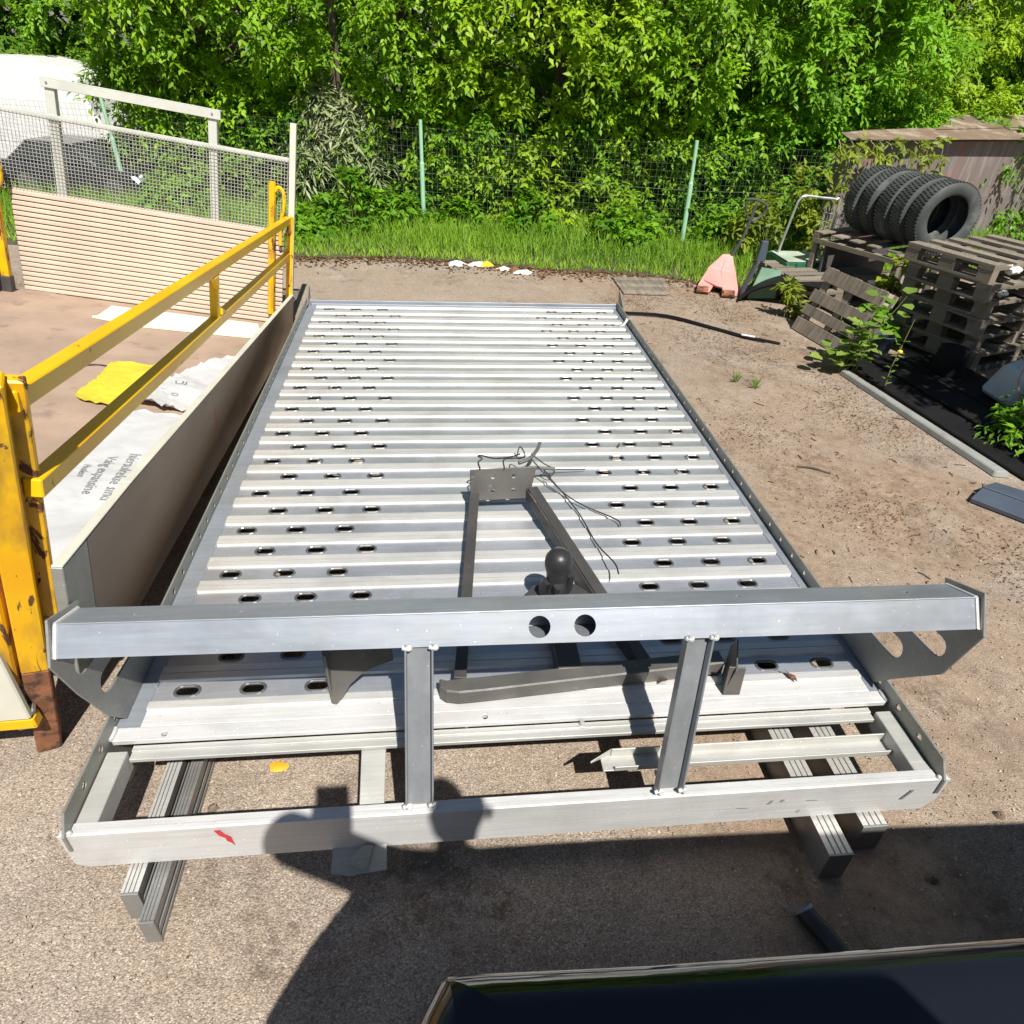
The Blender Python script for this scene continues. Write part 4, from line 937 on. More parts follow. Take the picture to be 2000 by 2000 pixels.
ub = MB(); ub.box(-.5, .5, -.5, .5, -.5, .5); UNIT = ub.mesh('pallet_piece', M['wood'])
pa = R(19); ca, sa_ = math.cos(pa), math.sin(pa)
stack = thing('stack_base', 'dark timber base under the pallet stack', 'timber', (3.9, -.2, GZ))
b = MB(); b.box(.02, .92, .02, .60, 0, .05, Matrix.Translation((3.70, -.62, GZ)) @ Matrix.Rotation(pa, 4, 'Z')); part('beam', b, M['wood_dark'], stack)
nm = ['lowest', 'second lowest', 'third from the bottom', 'third from the top', 'second from the top', 'topmost']
for i in range(6):
    cx0 = Vector((3.665 - .031 * i + (.0, .025, -.02, .03, -.015, .01)[i], -.64 + (.0, .03, -.02, .01, -.03, .0)[i], GZ + .05 + .1185 * i))
    an = pa + (0, .05, -.03, .035, -.045, .01)[i]; av = Vector((math.cos(an), math.sin(an), 0))
    mw = Matrix.Translation(cx0 + av * .96) @ Matrix.Rotation(an + math.pi / 2, 4, 'Z')
    euro_pallet('weathered grey wooden pallet, %s of the tall stack at the right' % nm[i], mw, L=.66, Wd=.96)
# white rag and scraps lying on the stack
for (x, y, z, s, lb) in [(3.66, -.63, .33, .035, 'crumpled white plastic bag stuck in the front of the pallet stack'), (3.72, -.56, .468, .05, 'pale torn paper on the front corner of the topmost pallet')]:
    b = MB(); b.ball((x, y, z), s, 9, (1.3, .7, .45)); o = solo('plastic_bag' if s < .07 else 'torn_paper', b, M['white_scrap'], lb, 'litter', (x, y, z))
    for v in o.data.vertices: v.co += Vector((rnd.uniform(-.3, .3), rnd.uniform(-.3, .3), rnd.uniform(-.3, .3))) * s
# table frame under the tyres
fr_o = Vector((3.66, .52, GZ)); FM = Matrix.Translation(fr_o) @ Matrix.Rotation(R(25), 4, 'Z') @ Matrix.Diagonal((1, 1, .83, 1))
tf = thing('tyre_rack', 'grey timber rack carrying the row of tyres in front of the shed', 'rack', mat=FM)
for (x, y) in ((0, 0), (.92, 0), (0, .80), (.92, .80)):
    b = MB(); b.box(x, x + .05, y, y + .05, 0, .60); ps('leg', b, M['wood'], tf, .003)
for (x0, x1, y0, y1) in ((-.01, 1.0, -.012, .04), (-.01, 1.0, .80, .86)):
    b = MB(); b.box(x0, x1, y0, y1, .6005, .648); ps('top_beam', b, M['wood'], tf, .003)
for y in (.02, .2, .38, .56, .74):
    b = MB(); b.box(-.01, 1.0, y + .021, y + .12, .6485, .664); ps('top_board', b, M['wood'], tf, .002)
b = MB(); b.box(.0, .97, .70, .72, .0, .59); ps('shade_backing', b, M['wood_dark'], tf, .002)  # added dark panel standing in for the shade below the rack
b = MB(); b.box(-.012, .045, -.01, .86, .55, .60); ps('side_beam', b, M['wood'], tf, .003)
for i in range(5):
    b = MB(); b.box(.10 + .17 * i, .20 + .17 * i, .05, .07, .0, .58); ps('slat', b, M['wood_dark'], tf, .002)
# tyres
def tyre_mesh(part_i):
    b = MB(); Ro, Ri, w = .272, .168, .075
    if part_i == 0:                    # carcass
        b.lathe([(Ri, -w * .8), (Ri + .012, -w * .95), (Ri + .05, -w * 1.06), (Ro - .03, -w * 1.0), (Ro - .012, -w * .86), (Ro - .0055, 0), (Ro - .012, w * .86), (Ro - .03, w * 1.0), (Ri + .05, w * 1.06), (Ri + .012, w * .95), (Ri, w * .8), (Ri + .02, w * .7), (Ro - .035, w * .6), (Ro - .03, 0), (Ro - .035, -w * .6), (Ri + .02, -w * .7)], (0, 0, 0), (0, 1, 0), 40, closed=True)
        return b.mesh('carcass', M['tyre'], smooth=True)
    n = 60
    for i in range(n):
        for k, (y0, y1) in enumerate(((-.066, -.034), (-.030, -.002), (.002, .030), (.034, .066))):
            a = 2 * math.pi * (i + .37 * k) / n; m = Matrix.Rotation(a, 4, 'Y')
            b.box(Ro - .011, Ro - .003, y0, y1, -.0095, .0075, m)
    return b.mesh('tread', M['tyre'], fix=False)
tc, tt_ = tyre_mesh(0), tyre_mesh(1)
ty = None
tl = ['front tyre of the row, its open rim facing the camera', 'second tyre from the front of the row', 'middle tyre of the row of five', 'second tyre from the back of the row', 'rearmost tyre of the row, nearest the shed']
for i in range(5):
    mw = Matrix.Translation((3.93 - .042 * i, .58 + .170 * i, .574 + .008 * (i % 2))) @ Matrix.Rotation(R(3 + 2.5 * (i % 3)), 4, 'Z') @ Matrix.Rotation(i * 1.3, 4, 'Y')
    t = thing('tyre', 'used black tyre, ' + tl[i], 'tyre', mat=mw, group='row of used tyres')
    link('carcass', tc, t); link('tread', tt_, t)
# pallet leaning on the stack: boards face the camera
A, B_ = Vector((2.79, .31, GZ)), Vector((2.90, -.36, GZ)); lx = (B_ - A).normalized(); ly = (Vector((2.98, .32, .255)) - A); ly = (ly - lx * ly.dot(lx)).normalized()
LM = frame(A, lx, ly)
lp = thing('leaning_pallet', 'grey wooden pallet leaning up on its edge with wide gaps between its boards', 'pallet', mat=LM, group='wooden pallets by the shed')
for (v0, w, ext) in ((.0, .105, .0), (.14, .075, .0), (.245, .09, .0), (.41, .105, .0)):
    b = MB(); b.box(-.0, .68 + ext, v0, v0 + w, .0, .018); ps('board', b, M['wood'], lp, .002)
for u in (.03, .30, .58):
    b = MB(); b.box(u, u + .07, .02, .52, -.0165, -.0005); ps('cross_board', b, M['wood'], lp, .002)
    for v in (.02, .22, .43):
        b = MB(); b.box(u, u + .07, v, v + .085, -.08, -.017); ps('block', b, M['wood_pale'] if v > .4 else M['wood'], lp, .002)
for v in (.02, .22, .43):
    b = MB(); b.box(.0, .68, v, v + .085, -.098, -.081); ps('rear_board', b, M['wood'], lp, .002)
# low pallet stack in the dark behind it
for i in range(2):
    euro_pallet('dark shaded pallet on the ground behind the leaning pallet, %s of two' % ('lower' if i == 0 else 'upper'), Matrix.Translation((3.02, .85, GZ + .119 * i)) @ Matrix.Rotation(R(8), 4, 'Z'))
# green crate on top
b = MB(); gx0, gy0, gz0 = 3.10, 1.35, GZ + .25
gc = thing('green_crate', 'dark green plastic crate with a pale lid standing behind the leaning pallet', 'crate', (3.35, 1.5, gz0))
b.box(3.10, 3.55, 1.30, 1.305, gz0 - .24, gz0 + .02); b.box(3.10, 3.105, 1.306, 1.7, gz0 - .24, gz0 + .02); b.box(3.545, 3.55, 1.306, 1.7, gz0 - .24, gz0 + .02); b.box(3.10, 3.55, 1.701, 1.706, gz0 - .24, gz0 + .02)
for k in range(5): b.box(3.105 + .1 * k, 3.125 + .1 * k, 1.288, 1.2995, gz0 - .24, gz0 + .02)
part('crate_wall', b, M['green_crate'], gc, .002)
b = MB(); b.box(3.12, 3.52, 1.31, 1.69, gz0 + .0205, gz0 + .032); part('lid', b, M['sage'], gc, .003)
# bent dark sheet arching in front, narrow black panel, film
b = MB(); c = []
pts = wig([(2.56, .97, GZ + .002), (2.68, .95, -.14), (2.80, .90, -.075), (2.95, .82, -.035), (3.10, .76, -.035), (3.22, .72, -.05)], 4); vs = []
for p in pts: vs += [p, p + Vector((.02, .03, -.02)), p + Vector((.16, .30, .0)), p + Vector((.14, .27, .02))]
n = len(pts); b.add(vs, [(4 * i + j, 4 * i + (j + 1) % 4, 4 * i + 4 + (j + 1) % 4, 4 * i + 4 + j) for i in range(n - 1) for j in range(4)] + [(0, 1, 2, 3), (4 * n - 1, 4 * n - 2, 4 * n - 3, 4 * n - 4)])
solo('bent_sheet', b, M['black_sheet'], 'black bent plastic sheet arching over the low pallets beside the pallet truck', 'sheet', (2.8, 1.0, GZ), .001)
b = MB(); b.hexa([(2.64, 1.10, GZ), (2.665, 1.10, GZ), (2.665, 1.16, GZ), (2.64, 1.16, GZ), (2.735, 1.10, .07), (2.765, 1.10, .07), (2.765, 1.16, .07), (2.735, 1.16, .07)])
b.hexa([(2.725, 1.10, .0705), (2.805, 1.10, .0705), (2.805, 1.14, .0705), (2.725, 1.14, .0705), (2.745, 1.11, .24), (2.80, 1.11, .24), (2.80, 1.15, .24), (2.745, 1.15, .24)])
solo('steel_bracket', b, M['blue_grey'], 'narrow dark bracket standing up between the pallet truck and the green crate', 'bracket', (2.7, 1.13, GZ), .004)
b = MB(); b.add([(2.70, 1.06, GZ + .01), (2.95, 1.04, GZ + .02), (2.98, 1.10, .0), (2.80, 1.12, .02)], [(0, 1, 2, 3)]); b.add([(2.70, 1.07, GZ + .008), (2.95, 1.05, GZ + .018), (2.98, 1.11, -.002), (2.80, 1.13, .018)], [(3, 2, 1, 0)])
solo('plastic_film', b, M['film'], 'pale green plastic film hanging between the black bracket and the pallets', 'film', (2.85, 1.08, GZ), fix=False)
# hand pallet truck
jk = thing('pallet_truck', 'faded red hand pallet truck with dark tiller and loop handle at the grass edge', 'pallet truck', (2.45, 1.3, GZ))
b = MB()
def ribbon(pts, t=.02):
    vs = []
    for (p, q) in pts: vs += [Vector(p), Vector(q), Vector(q) - Vector((0, -.01, t)), Vector(p) - Vector((0, -.01, t))]
    n = len(pts); b.add(vs, [(4 * i + j, 4 * i + (j + 1) % 4, 4 * i + 4 + (j + 1) % 4, 4 * i + 4 + j) for i in range(n - 1) for j in range(4)] + [(0, 1, 2, 3), (4 * n - 1, 4 * n - 2, 4 * n - 3, 4 * n - 4)])
ribbon([((2.27, 1.20, -.215), (2.38, 1.16, -.215)), ((2.31, 1.29, -.185), (2.44, 1.25, -.185)), ((2.42, 1.40, -.07), (2.53, 1.38, -.09)), ((2.555, 1.46, .045), (2.60, 1.46, .045))])
ribbon([((2.47, 1.08, -.215), (2.60, 1.06, -.215)), ((2.50, 1.17, -.19), (2.64, 1.15, -.19)), ((2.53, 1.36, -.08), (2.665, 1.32, -.10)), ((2.60, 1.46, .045), (2.645, 1.45, .045))])
C_ = [(2.556, 1.462, .044), (2.642, 1.452, .044), (2.655, 1.34, -.095), (2.60, 1.20, -.165), (2.53, 1.17, -.185), (2.45, 1.22, -.175), (2.36, 1.32, -.15), (2.42, 1.41, -.065)]
b.add(C_ + [(x + .004, y + .012, z - .02) for x, y, z in C_], [(0, 1, 2), (0, 2, 7), (7, 2, 3), (7, 3, 4), (7, 4, 5), (7, 5, 6), (8, 10, 9), (8, 15, 10), (15, 11, 10), (15, 12, 11), (15, 13, 12), (15, 14, 13)] + [(i, 8 + i, 8 + (i + 1) % 8, (i + 1) % 8) for i in range(8)])
part('fork', b, M['pink'], jk, .003)
b = MB(); b.lathe([(.0, -.05), (.034, -.05), (.034, .05), (0, .05)], (2.33, 1.215, -.215), (.95, -.3, 0), 14); part('wheel', b, M['rust'], jk)
b = MB(); b.lathe([(.0, -.05), (.034, -.05), (.034, .05), (0, .05)], (2.535, 1.10, -.215), (.95, -.2, 0), 14); part('wheel', b, M['rust'], jk)
b = MB(); b.lathe([(.0, -.05), (.06, -.05), (.06, .05), (0, .05)], (2.62, 1.50, -.19), (.95, -.3, 0), 14); part('steer_wheel', b, M['rubber_ball'], jk)
b = MB(); b.bar((2.63, 1.47, .0), (2.70, 1.44, .18), .05, .03); b.bar((2.70, 1.44, .18), (2.755, 1.42, .49), .034, .024); part('tiller', b, M['grey_tube'], jk, .004)
b = MB(); b.tube(wig([(2.655, 1.42, .52), (2.72, 1.40, .525), (2.80, 1.41, .50), (2.855, 1.43, .46), (2.845, 1.44, .40), (2.80, 1.445, .36), (2.755, 1.44, .335)]), .011, 7); b.tube(wig([(2.655, 1.42, .52), (2.66, 1.43, .46), (2.69, 1.44, .40), (2.72, 1.44, .34)]), .009, 7); part('loop_handle', b, M['grey_tube'], jk, smooth=True)
# bent bright tube frame and a sack trolley shape behind
hp = thing('tube_frame', 'bent pale metal tube frame standing in the grass left of the shed column', 'frame', (3.3, 1.62, GZ))
b = MB(); b.tube(wig([(3.13, 1.62, GZ), (3.16, 1.62, .0), (3.22, 1.62, .42), (3.245, 1.62, .50), (3.29, 1.62, .53), (3.45, 1.62, .52), (3.58, 1.62, .51), (3.63, 1.62, .47), (3.62, 1.62, .0), (3.60, 1.62, GZ)], 4), .0115, 7); part('tube', b, M['bright_tube'], hp, smooth=True)
# rolled wire netting by the shed column
nt = MB(); r = random.Random(3)
for k in range(9):
    z = GZ + .05 + .07 * k; nt.tube([(3.73 + .13 * math.cos(a), 1.75 + .13 * math.sin(a), z + .02 * math.sin(2 * a + k)) for a in [2 * math.pi * i / 14 for i in range(14)]], .003, 4, closed=True)
for i in range(16):
    a = 2 * math.pi * i / 16; nt.tube([(3.73 + .13 * math.cos(a), 1.75 + .13 * math.sin(a), GZ), (3.73 + .13 * math.cos(a + .3), 1.75 + .13 * math.sin(a + .3), GZ + .66)], .003, 4)
solo('netting_roll', nt, M['wire'], 'upright roll of rusty wire netting beside the tyre rack', 'netting', (3.73, 1.75, GZ))
# concrete kerb beam, black sheets behind it
kb = MB(); kb.hexa([(2.705, -.62, GZ), (2.775, -.645, GZ), (2.955, -2.02, GZ), (2.865, -2.0, GZ), (2.715, -.62, GZ + .035), (2.765, -.64, GZ + .035), (2.945, -2.0, GZ + .035), (2.875, -1.99, GZ + .035)])
solo('kerb_beam', kb, M['concrete'], 'long pale concrete beam lying along the right edge of the yard', 'kerb', (2.84, -1.3, GZ), .006)
for i, (xa, xb, z0, xo, lb) in enumerate([(2.81, 3.02, .03, .20, 'black plank-like sheet next to the concrete beam'), (3.025, 3.27, .05, .2, 'black sheet along the middle of the dark strip'), (3.275, 3.62, .06, .2, 'black sheet nearest the pallet stack')]):
    b = MB(); b.hexa([(xa, -.45, GZ + .001), (xb, -.38, GZ + .001), (xb + xo, -2.0, GZ + .001), (xa + xo, -2.05, GZ + .001), (xa, -.45, GZ + z0), (xb, -.38, GZ + z0), (xb + xo, -2.0, GZ + z0 - .01), (xa + xo, -2.05, GZ + z0 - .01)])
    solo('black_sheet', b, M['black_sheet'], lb, 'sheet', ((xa + xb) / 2, -1.2, GZ), .006, group='black sheets by the pallets')
b = MB(); b.lathe([(0, 0), (.10, 0), (.105, .02), (.098, .16), (.085, .18), (0, .185)], (3.42, -.72, GZ + .062), n=18); solo('bucket', b, M['black_sheet'], 'dark upturned bucket in the shade under the pallet stack', 'bucket', (3.42, -.72, GZ + .06), smooth=True)
b = MB(); b.lathe([(0, 0), (.06, 0), (.075, .13), (.08, .135), (.075, .14), (.068, .135), (.055, .02), (0, .015)], (3.13, -.36, GZ + .055), n=16); solo('bucket', b, M['blue_grey'], 'small blue-grey tub behind the broad-leaved plant', 'bucket', (3.13, -.36, GZ + .05), smooth=True)
# white canisters
for i, (x, y, a, lb) in enumerate([(3.55, -1.12, .5, 'pale translucent canister lying tilted beside the pallet stack, left one'), (3.86, -1.22, .2, 'pale translucent canister at the right picture edge')]):
    mw = Matrix.Translation((x, y, GZ + .07)) @ Matrix.Rotation(a, 4, 'Z') @ Matrix.Rotation(.25, 4, 'X')
    cn = thing('canister', lb, 'canister', mat=mw, group='pale canisters by the pallets')
    b = MB(); b.hexa([(-.14, -.11, 0), (.14, -.11, 0), (.14, .11, 0), (-.14, .11, 0), (-.12, -.09, .22), (.12, -.09, .22), (.12, .09, .22), (-.12, .09, .22)]); part('body', b, M['canister'], cn, .025, local=True)
    b = MB(); b.lathe([(.035, .215), (.035, .25), (0, .252)], (.07, 0, 0), n=12); part('cap', b, M['white_scrap'], cn, local=True)
    b = MB(); b.tube(wig([(-.09, 0, .21), (-.08, 0, .255), (0, 0, .26), (.02, 0, .215)]), .012, 6); part('handle', b, M['canister'], cn, local=True, smooth=True)
# grey angle plates at the right border
b = MB(); b.hexa([(2.56, -2.235, GZ + .004), (2.66, -2.17, GZ + .004), (3.00, -2.55, GZ + .004), (2.88, -2.63, GZ + .004), (2.56, -2.235, GZ + .03), (2.66, -2.17, GZ + .05), (3.00, -2.55, GZ + .05), (2.88, -2.63, GZ + .03)])
b.hexa([(2.665, -2.16, GZ + .002), (2.80, -2.09, GZ + .002), (3.20, -2.45, GZ + .002), (3.01, -2.55, GZ + .002), (2.665, -2.16, GZ + .052), (2.80, -2.09, GZ + .03), (3.20, -2.45, GZ + .03), (3.01, -2.55, GZ + .052)])
solo('grey_panel', b, M['blue_grey'], 'folded blue-grey panel on the ground at the right picture edge', 'panel', (2.8, -2.35, GZ), .004)
# plants on the right: broad-leaved plant with separate leaves, shrub, weeds
lfv = MB(); lfv.add([(0, 0, 0), (.3, -.42, .06), (.75, -.33, .05), (1, 0, -.08), (.75, .33, .05), (.3, .42, .06), (.5, 0, -.02)], [(0, 1, 6), (1, 2, 6), (2, 3, 6), (3, 4, 6), (4, 5, 6), (5, 0, 6)])
lme = lfv.mesh('leaf', M['leaf_big'], fix=False)
lms = []
for k in range(4):
    m2 = lme.copy(); at = m2.attributes.new('tint', 'FLOAT', 'POINT'); at.data.foreach_set('value', [.15 + .25 * k] * len(m2.vertices)); m2.shade_smooth(); lms.append(m2)
bp = thing('broad_leaved_plant', 'light green broad-leaved plant growing at the end of the concrete beam', 'plant', (2.74, -.60, GZ))
r = random.Random(9)
for i, (dx, dy, h, nn) in enumerate([(.02, .02, .40, 12), (.14, .05, .52, 12), (.26, -.02, .55, 11), (-.14, .03, .10, 9), (-.10, .10, .16, 9), (.18, .14, .34, 9), (.08, -.05, .26, 9), (.0, .08, .28, 9)]):
    p0 = Vector((2.74 + .02 * i - .03, -.60, GZ)); top = Vector((2.74 + dx, -.60 + dy, GZ + h)); pts = wig([p0, p0.lerp(top, .5) + Vector((.01, 0, .03)), top], 6)
    b = MB(); b.tube(pts, .005, 5, taper=.002); part('stem', b, M['stem'], bp, smooth=True, fix=False)
    for k in range(nn):
        t = .25 + .75 * k / (nn - 1); p = pts[min(len(pts) - 1, int(t * (len(pts) - 1)))]; a = k * 2.4 + i; d = Vector((math.cos(a), math.sin(a), r.uniform(-.1, .5))).normalized()
        q = p + d * .03; s = r.uniform(.065, .11)
        mloc = frame(q, d, Vector((-d.y, d.x, r.uniform(-.3, .3)))) @ Matrix.Diagonal((s, s, s, 1))
        link('leaf', lms[r.randrange(4)], bp, MW[bp.name].inverted() @ mloc)
bush(3.2, -.02, .32, .16, 'small green sapling growing between the leaning pallet and the stack', 'leaf_bush', 9, .075, 60, None, 'sapling', .6, 'sapling')
bush(3.42, -1.62, .30, .26, 'ferny green shrub at the right picture edge below the canisters', 'leaf_bush', 22, .06, 61, None, 'shrub', .3, 'shrub')
bush(4.05, -.95, .55, .3, 'dark green shrub at the right picture edge in front of the pallets', 'leaf_dark', 16, .07, 62, None, 'shrub', .35, 'shrub')
vt = bush(2.85, .62, .30, .07, 'thin yellow-green creeper sprig in front of the low dark pallets', 'leaf_vine', 4, .085, 63, None, 'creeper_sprig', .33, 'creeper')
bush(3.55, .30, .62, .12, 'leafy sprig climbing the far left side of the pallet stack', 'leaf_vine', 7, .08, 64, None, 'creeper_sprig', .5, 'creeper')
for i, (x, y, lb) in enumerate([(1.90, -.76, 'left one of two small grass tufts on the bare yard'), (1.99, -.86, 'right one of two small grass tufts on the bare yard')]):
    r2 = np.random.default_rng(i); k = 14; D = np.stack([r2.normal(size=k) * .6, r2.normal(size=k) * .6, np.ones(k)], 1)
    me = leaf_mesh('grass_tuft', np.zeros((k, 3)), D, r2.normal(size=(k, 3)), r2.uniform(.04, .12, k), np.full(k, .008), r2.uniform(.1, .6, k), M['grass'], wide=.4)
    o = link('grass_tuft', me); o.location = (x, y, GZ); tag(o, lb, 'grass tuft', 'small grass tufts on the yard')
tw_ = thing('dry_twig', 'bare grey branching twig standing at the right picture edge', 'twig', (3.32, -1.52, GZ))
b = MB(); b.tube(wig([(3.32, -1.52, GZ), (3.31, -1.50, -.08), (3.27, -1.46, .08), (3.28, -1.45, .16), (3.22, -1.43, .24)]), .007, 5, taper=.003); b.tube(wig([(3.28, -1.45, .14), (3.33, -1.45, .20), (3.37, -1.44, .27)]), .005, 5, taper=.002); b.tube(wig([(3.26, -1.44, .19), (3.20, -1.45, .21), (3.15, -1.45, .22)]), .004, 5, taper=.002); part('branch', b, M['twig'], tw_, smooth=True)
st_ = thing('flowering_weed', 'thin weed with one yellow flower growing at the concrete beam', 'weed', (2.86, -.92, GZ))
b = MB(); b.tube(wig([(2.86, -.92, GZ + .05), (2.87, -.90, -.08), (2.90, -.88, .04), (2.95, -.84, .22)]), .004, 5, taper=.002); part('stem', b, M['stem'], st_, smooth=True)
b = MB(); b.ball((2.90, -.885, .02), .018, 8, (1, 1, .7)); part('flower', b, M['yellow_flower'], st_, smooth=True)
for k in range(12):
    a = k * 2.2; p = Vector((2.86 + .004 * k, -.92 + .004 * k, GZ + .06 + .025 * k)); d = Vector((math.cos(a), math.sin(a), .3)).normalized(); link('leaf', lms[0], st_, MW[st_.name].inverted() @ (frame(p, d, Vector((-d.y, d.x, 0))) @ Matrix.Diagonal((.045, .022, .045, 1))))
# litter on the yard
r = random.Random(4)
def blob(name, x, y, w, d, h, mat, label, cat, seed=0, z=GZ):
    rr = random.Random(seed); b = MB(); n = 11; vs = [Vector((x, y, z + h))]
    for ring, (f_, hh) in enumerate(((.55, .8), (1., .02))):
        for i in range(n):
            a = 2 * math.pi * i / n; q = f_ * rr.uniform(.72, 1.15); vs.append(Vector((x + w * q * math.cos(a), y + d * q * math.sin(a), z + h * hh * rr.uniform(.4, 1.2) + .002)))
    fs = [(0, 1 + i, 1 + (i + 1) % n) for i in range(n)] + [(1 + i, 1 + n + i, 1 + n + (i + 1) % n, 1 + (i + 1) % n) for i in range(n)]
    b.add(vs, fs); return solo(name, b, mat, label, cat, (x, y, z), smooth=True)
blob('rag', .12, 2.03, .10, .07, .04, M['white_scrap'], 'white crumpled rag at the grass edge, leftmost of the rubbish there', 'rag', 1)
blob('rag', .33, 2.02, .12, .05, .035, M['board'], 'cream rag in the middle of the rubbish at the grass edge', 'rag', 2)
blob('rag', .42, 2.0, .07, .05, .05, M['cloth'], 'yellow rag lying on the rubbish at the grass edge', 'rag', 3)
blob('rag', .58, 1.89, .08, .05, .03, M['board'], 'pale torn rag right of the yellow rag at the grass edge', 'rag', 4)
blob('rag', .74, 1.76, .11, .035, .035, M['white_scrap'], 'white rolled rag, rightmost of the rubbish at the grass edge', 'rag', 5)
blob('rag', .67, 1.83, .05, .03, .04, M['rust'], 'rust-brown scrap between the rags at the grass edge', 'rag', 6)
blob('orange_scrap', -.585, -3.555, .030, .022, .006, M['orange_scrap'], 'flattened orange scrap on the ground inside the front frame', 'litter', 7)
blob('pink_scrap', -1.02, -4.32, .012, .012, .004, M['pink'], 'tiny pink scrap on the bare ground at lower left', 'litter', 8)
for i, (x, y, s, lb) in enumerate([(-.74, -3.68, .018, 'pale pebble beside the left board inside the front frame'), (1.20, -4.02, .02, 'pale pebble in the shade right of the boards'), (.95, -4.18, .016, 'small pebble in the shade near the hose'), (-.81, -3.55, .02, 'dark pebble near the left inside corner of the frame'), (1.52, -3.86, .018, 'grey pebble at the shadow edge lower right')]):
    blob('pebble', x, y, s, s * .8, s * .8, M['pebble'] if i != 3 else M['soil_dark'], lb, 'pebble', 20 + i)
b = MB(); b.hexa([(1.60, 1.66, GZ + .005), (2.10, 1.60, GZ + .005), (1.98, 1.12, GZ + .005), (1.58, 1.16, GZ + .005), (1.60, 1.66, GZ + .022), (2.10, 1.60, GZ + .022), (1.98, 1.12, GZ + .022), (1.58, 1.16, GZ + .022)])
pl = thing('old_boards', 'patch of rotten grey boards flat on the ground behind the deck', 'boards', (1.8, 1.4, GZ))
for k in range(5):
    y0 = 1.14 + .105 * k; b = MB(); b.hexa([(1.58 + .003 * k, y0, GZ + .004), (1.985 + .025 * k, y0 - .02, GZ + .004), (2.0 + .025 * k, y0 + .075, GZ + .004), (1.585, y0 + .095, GZ + .004), (1.58 + .003 * k, y0, GZ + .02), (1.985 + .025 * k, y0 - .02, GZ + .024), (2.0 + .025 * k, y0 + .075, GZ + .02), (1.585, y0 + .095, GZ + .018)]); part('board', b, M['wood'], pl, .003)
sp = thing('dark_strip', 'long dark rubber strip lying bent on the ground right of the deck', 'strip', (2.0, .3, GZ))
b = MB()
for off, w in ((0, .012), (.03, .006)):
    pts = wig([(1.40, .62 - off, GZ + .012), (1.79, .54 - off, GZ + .018), (2.10, .28 - off, GZ + .012), (2.28, .09 - off, GZ + .014), (2.42, .0 - off, GZ + .010)], 5)
    for p, q in zip(pts[:-1], pts[1:]): b.bar(p, q, w * 2.2, w)
part('strip', b, M['black_sheet'], sp)
b = MB(); b.bar((2.27, .10, GZ + .02), (2.36, .05, GZ + .02), .025, .010); part('white_end', b, M['white_scrap'], sp, .003)
b = MB(); b.bar((2.38, .03, GZ + .012), (2.52, -.06, GZ + .01), .03, .012); solo('dark_stick', b, M['black_sheet'], 'short dark stick at the end of the rubber strip', 'stick', (2.45, -.02, GZ), .003)
b = MB(); b.tube(wig([(1.82, -1.87, GZ + .006), (1.90, -1.90, GZ + .01), (1.97, -1.95, GZ + .006)]), .006, 5, taper=.003); solo('twig', b, M['bark'], 'small dark twig on the bare ground right of the deck', 'twig', (1.9, -1.9, GZ), smooth=True)
hs = MB(); hs.tube(wig([(.80, -4.085, GZ + .03), (.81, -4.11, GZ + .03), (.835, -4.16, GZ + .028), (.85, -4.22, GZ + .028), (.86, -4.35, GZ + .028)]), .024, 10); o = thing('hose', 'short dark blue hose end on the shaded ground by the black vehicle', 'hose', (.82, -4.15, GZ))
part('tube', hs, M['rubber_ball'], o, smooth=True)
b = MB(); b.lathe([(.020, -.004), (.027, -.004), (.027, .004), (.020, .004)], (.80, -4.083, GZ + .03), (-.3, .9, .3), 14, closed=True); part('hose_ring', b, M['galv'], o, smooth=True)

# a tree beyond the right picture edge: its leafy shade falls on the black sheets, canisters and lower pallets
rt = np.random.default_rng(404); ot = thing('tree', 'leafy tree beyond the right edge, shading the pallets', 'tree', (4.6, -3.1, GZ))
b = MB(); b.tube(wig([(4.6, -3.1, GZ - .05), (4.55, -3.05, .6), (4.4, -2.8, 1.5), (4.2, -2.6, 2.3)], 4), .07, 8, taper=.02)
for q in range(8): b.tube(wig([(4.5, -2.95, 1.0 + .12 * q), (4.2 + .1 * math.sin(q * 2), -2.7 + .15 * math.cos(q * 3), 1.3 + .12 * q), (4.1 + .5 * math.sin(q * 2.3), -2.5 + .4 * math.cos(q * 1.7), 1.3 + .13 * q)], 4), .02, 5, taper=.005)
part('trunk', b, M['bark'], ot, smooth=True, fix=False)
k = 70; Cq = np.stack([rt.uniform(3.55, 5.0, k), rt.uniform(-3.2, -2.0, k), rt.uniform(1.25, 2.45, k)], 1)
Pq = sprays(rt, Cq, rt.uniform(.16, .3, k), np.tile([[-.2, .2, .6]], (k, 1)), 10, 8, .10)
link('crown', leaf_mesh('crown', *Pq, M['leaf'], MW[ot.name].inverted()), ot)

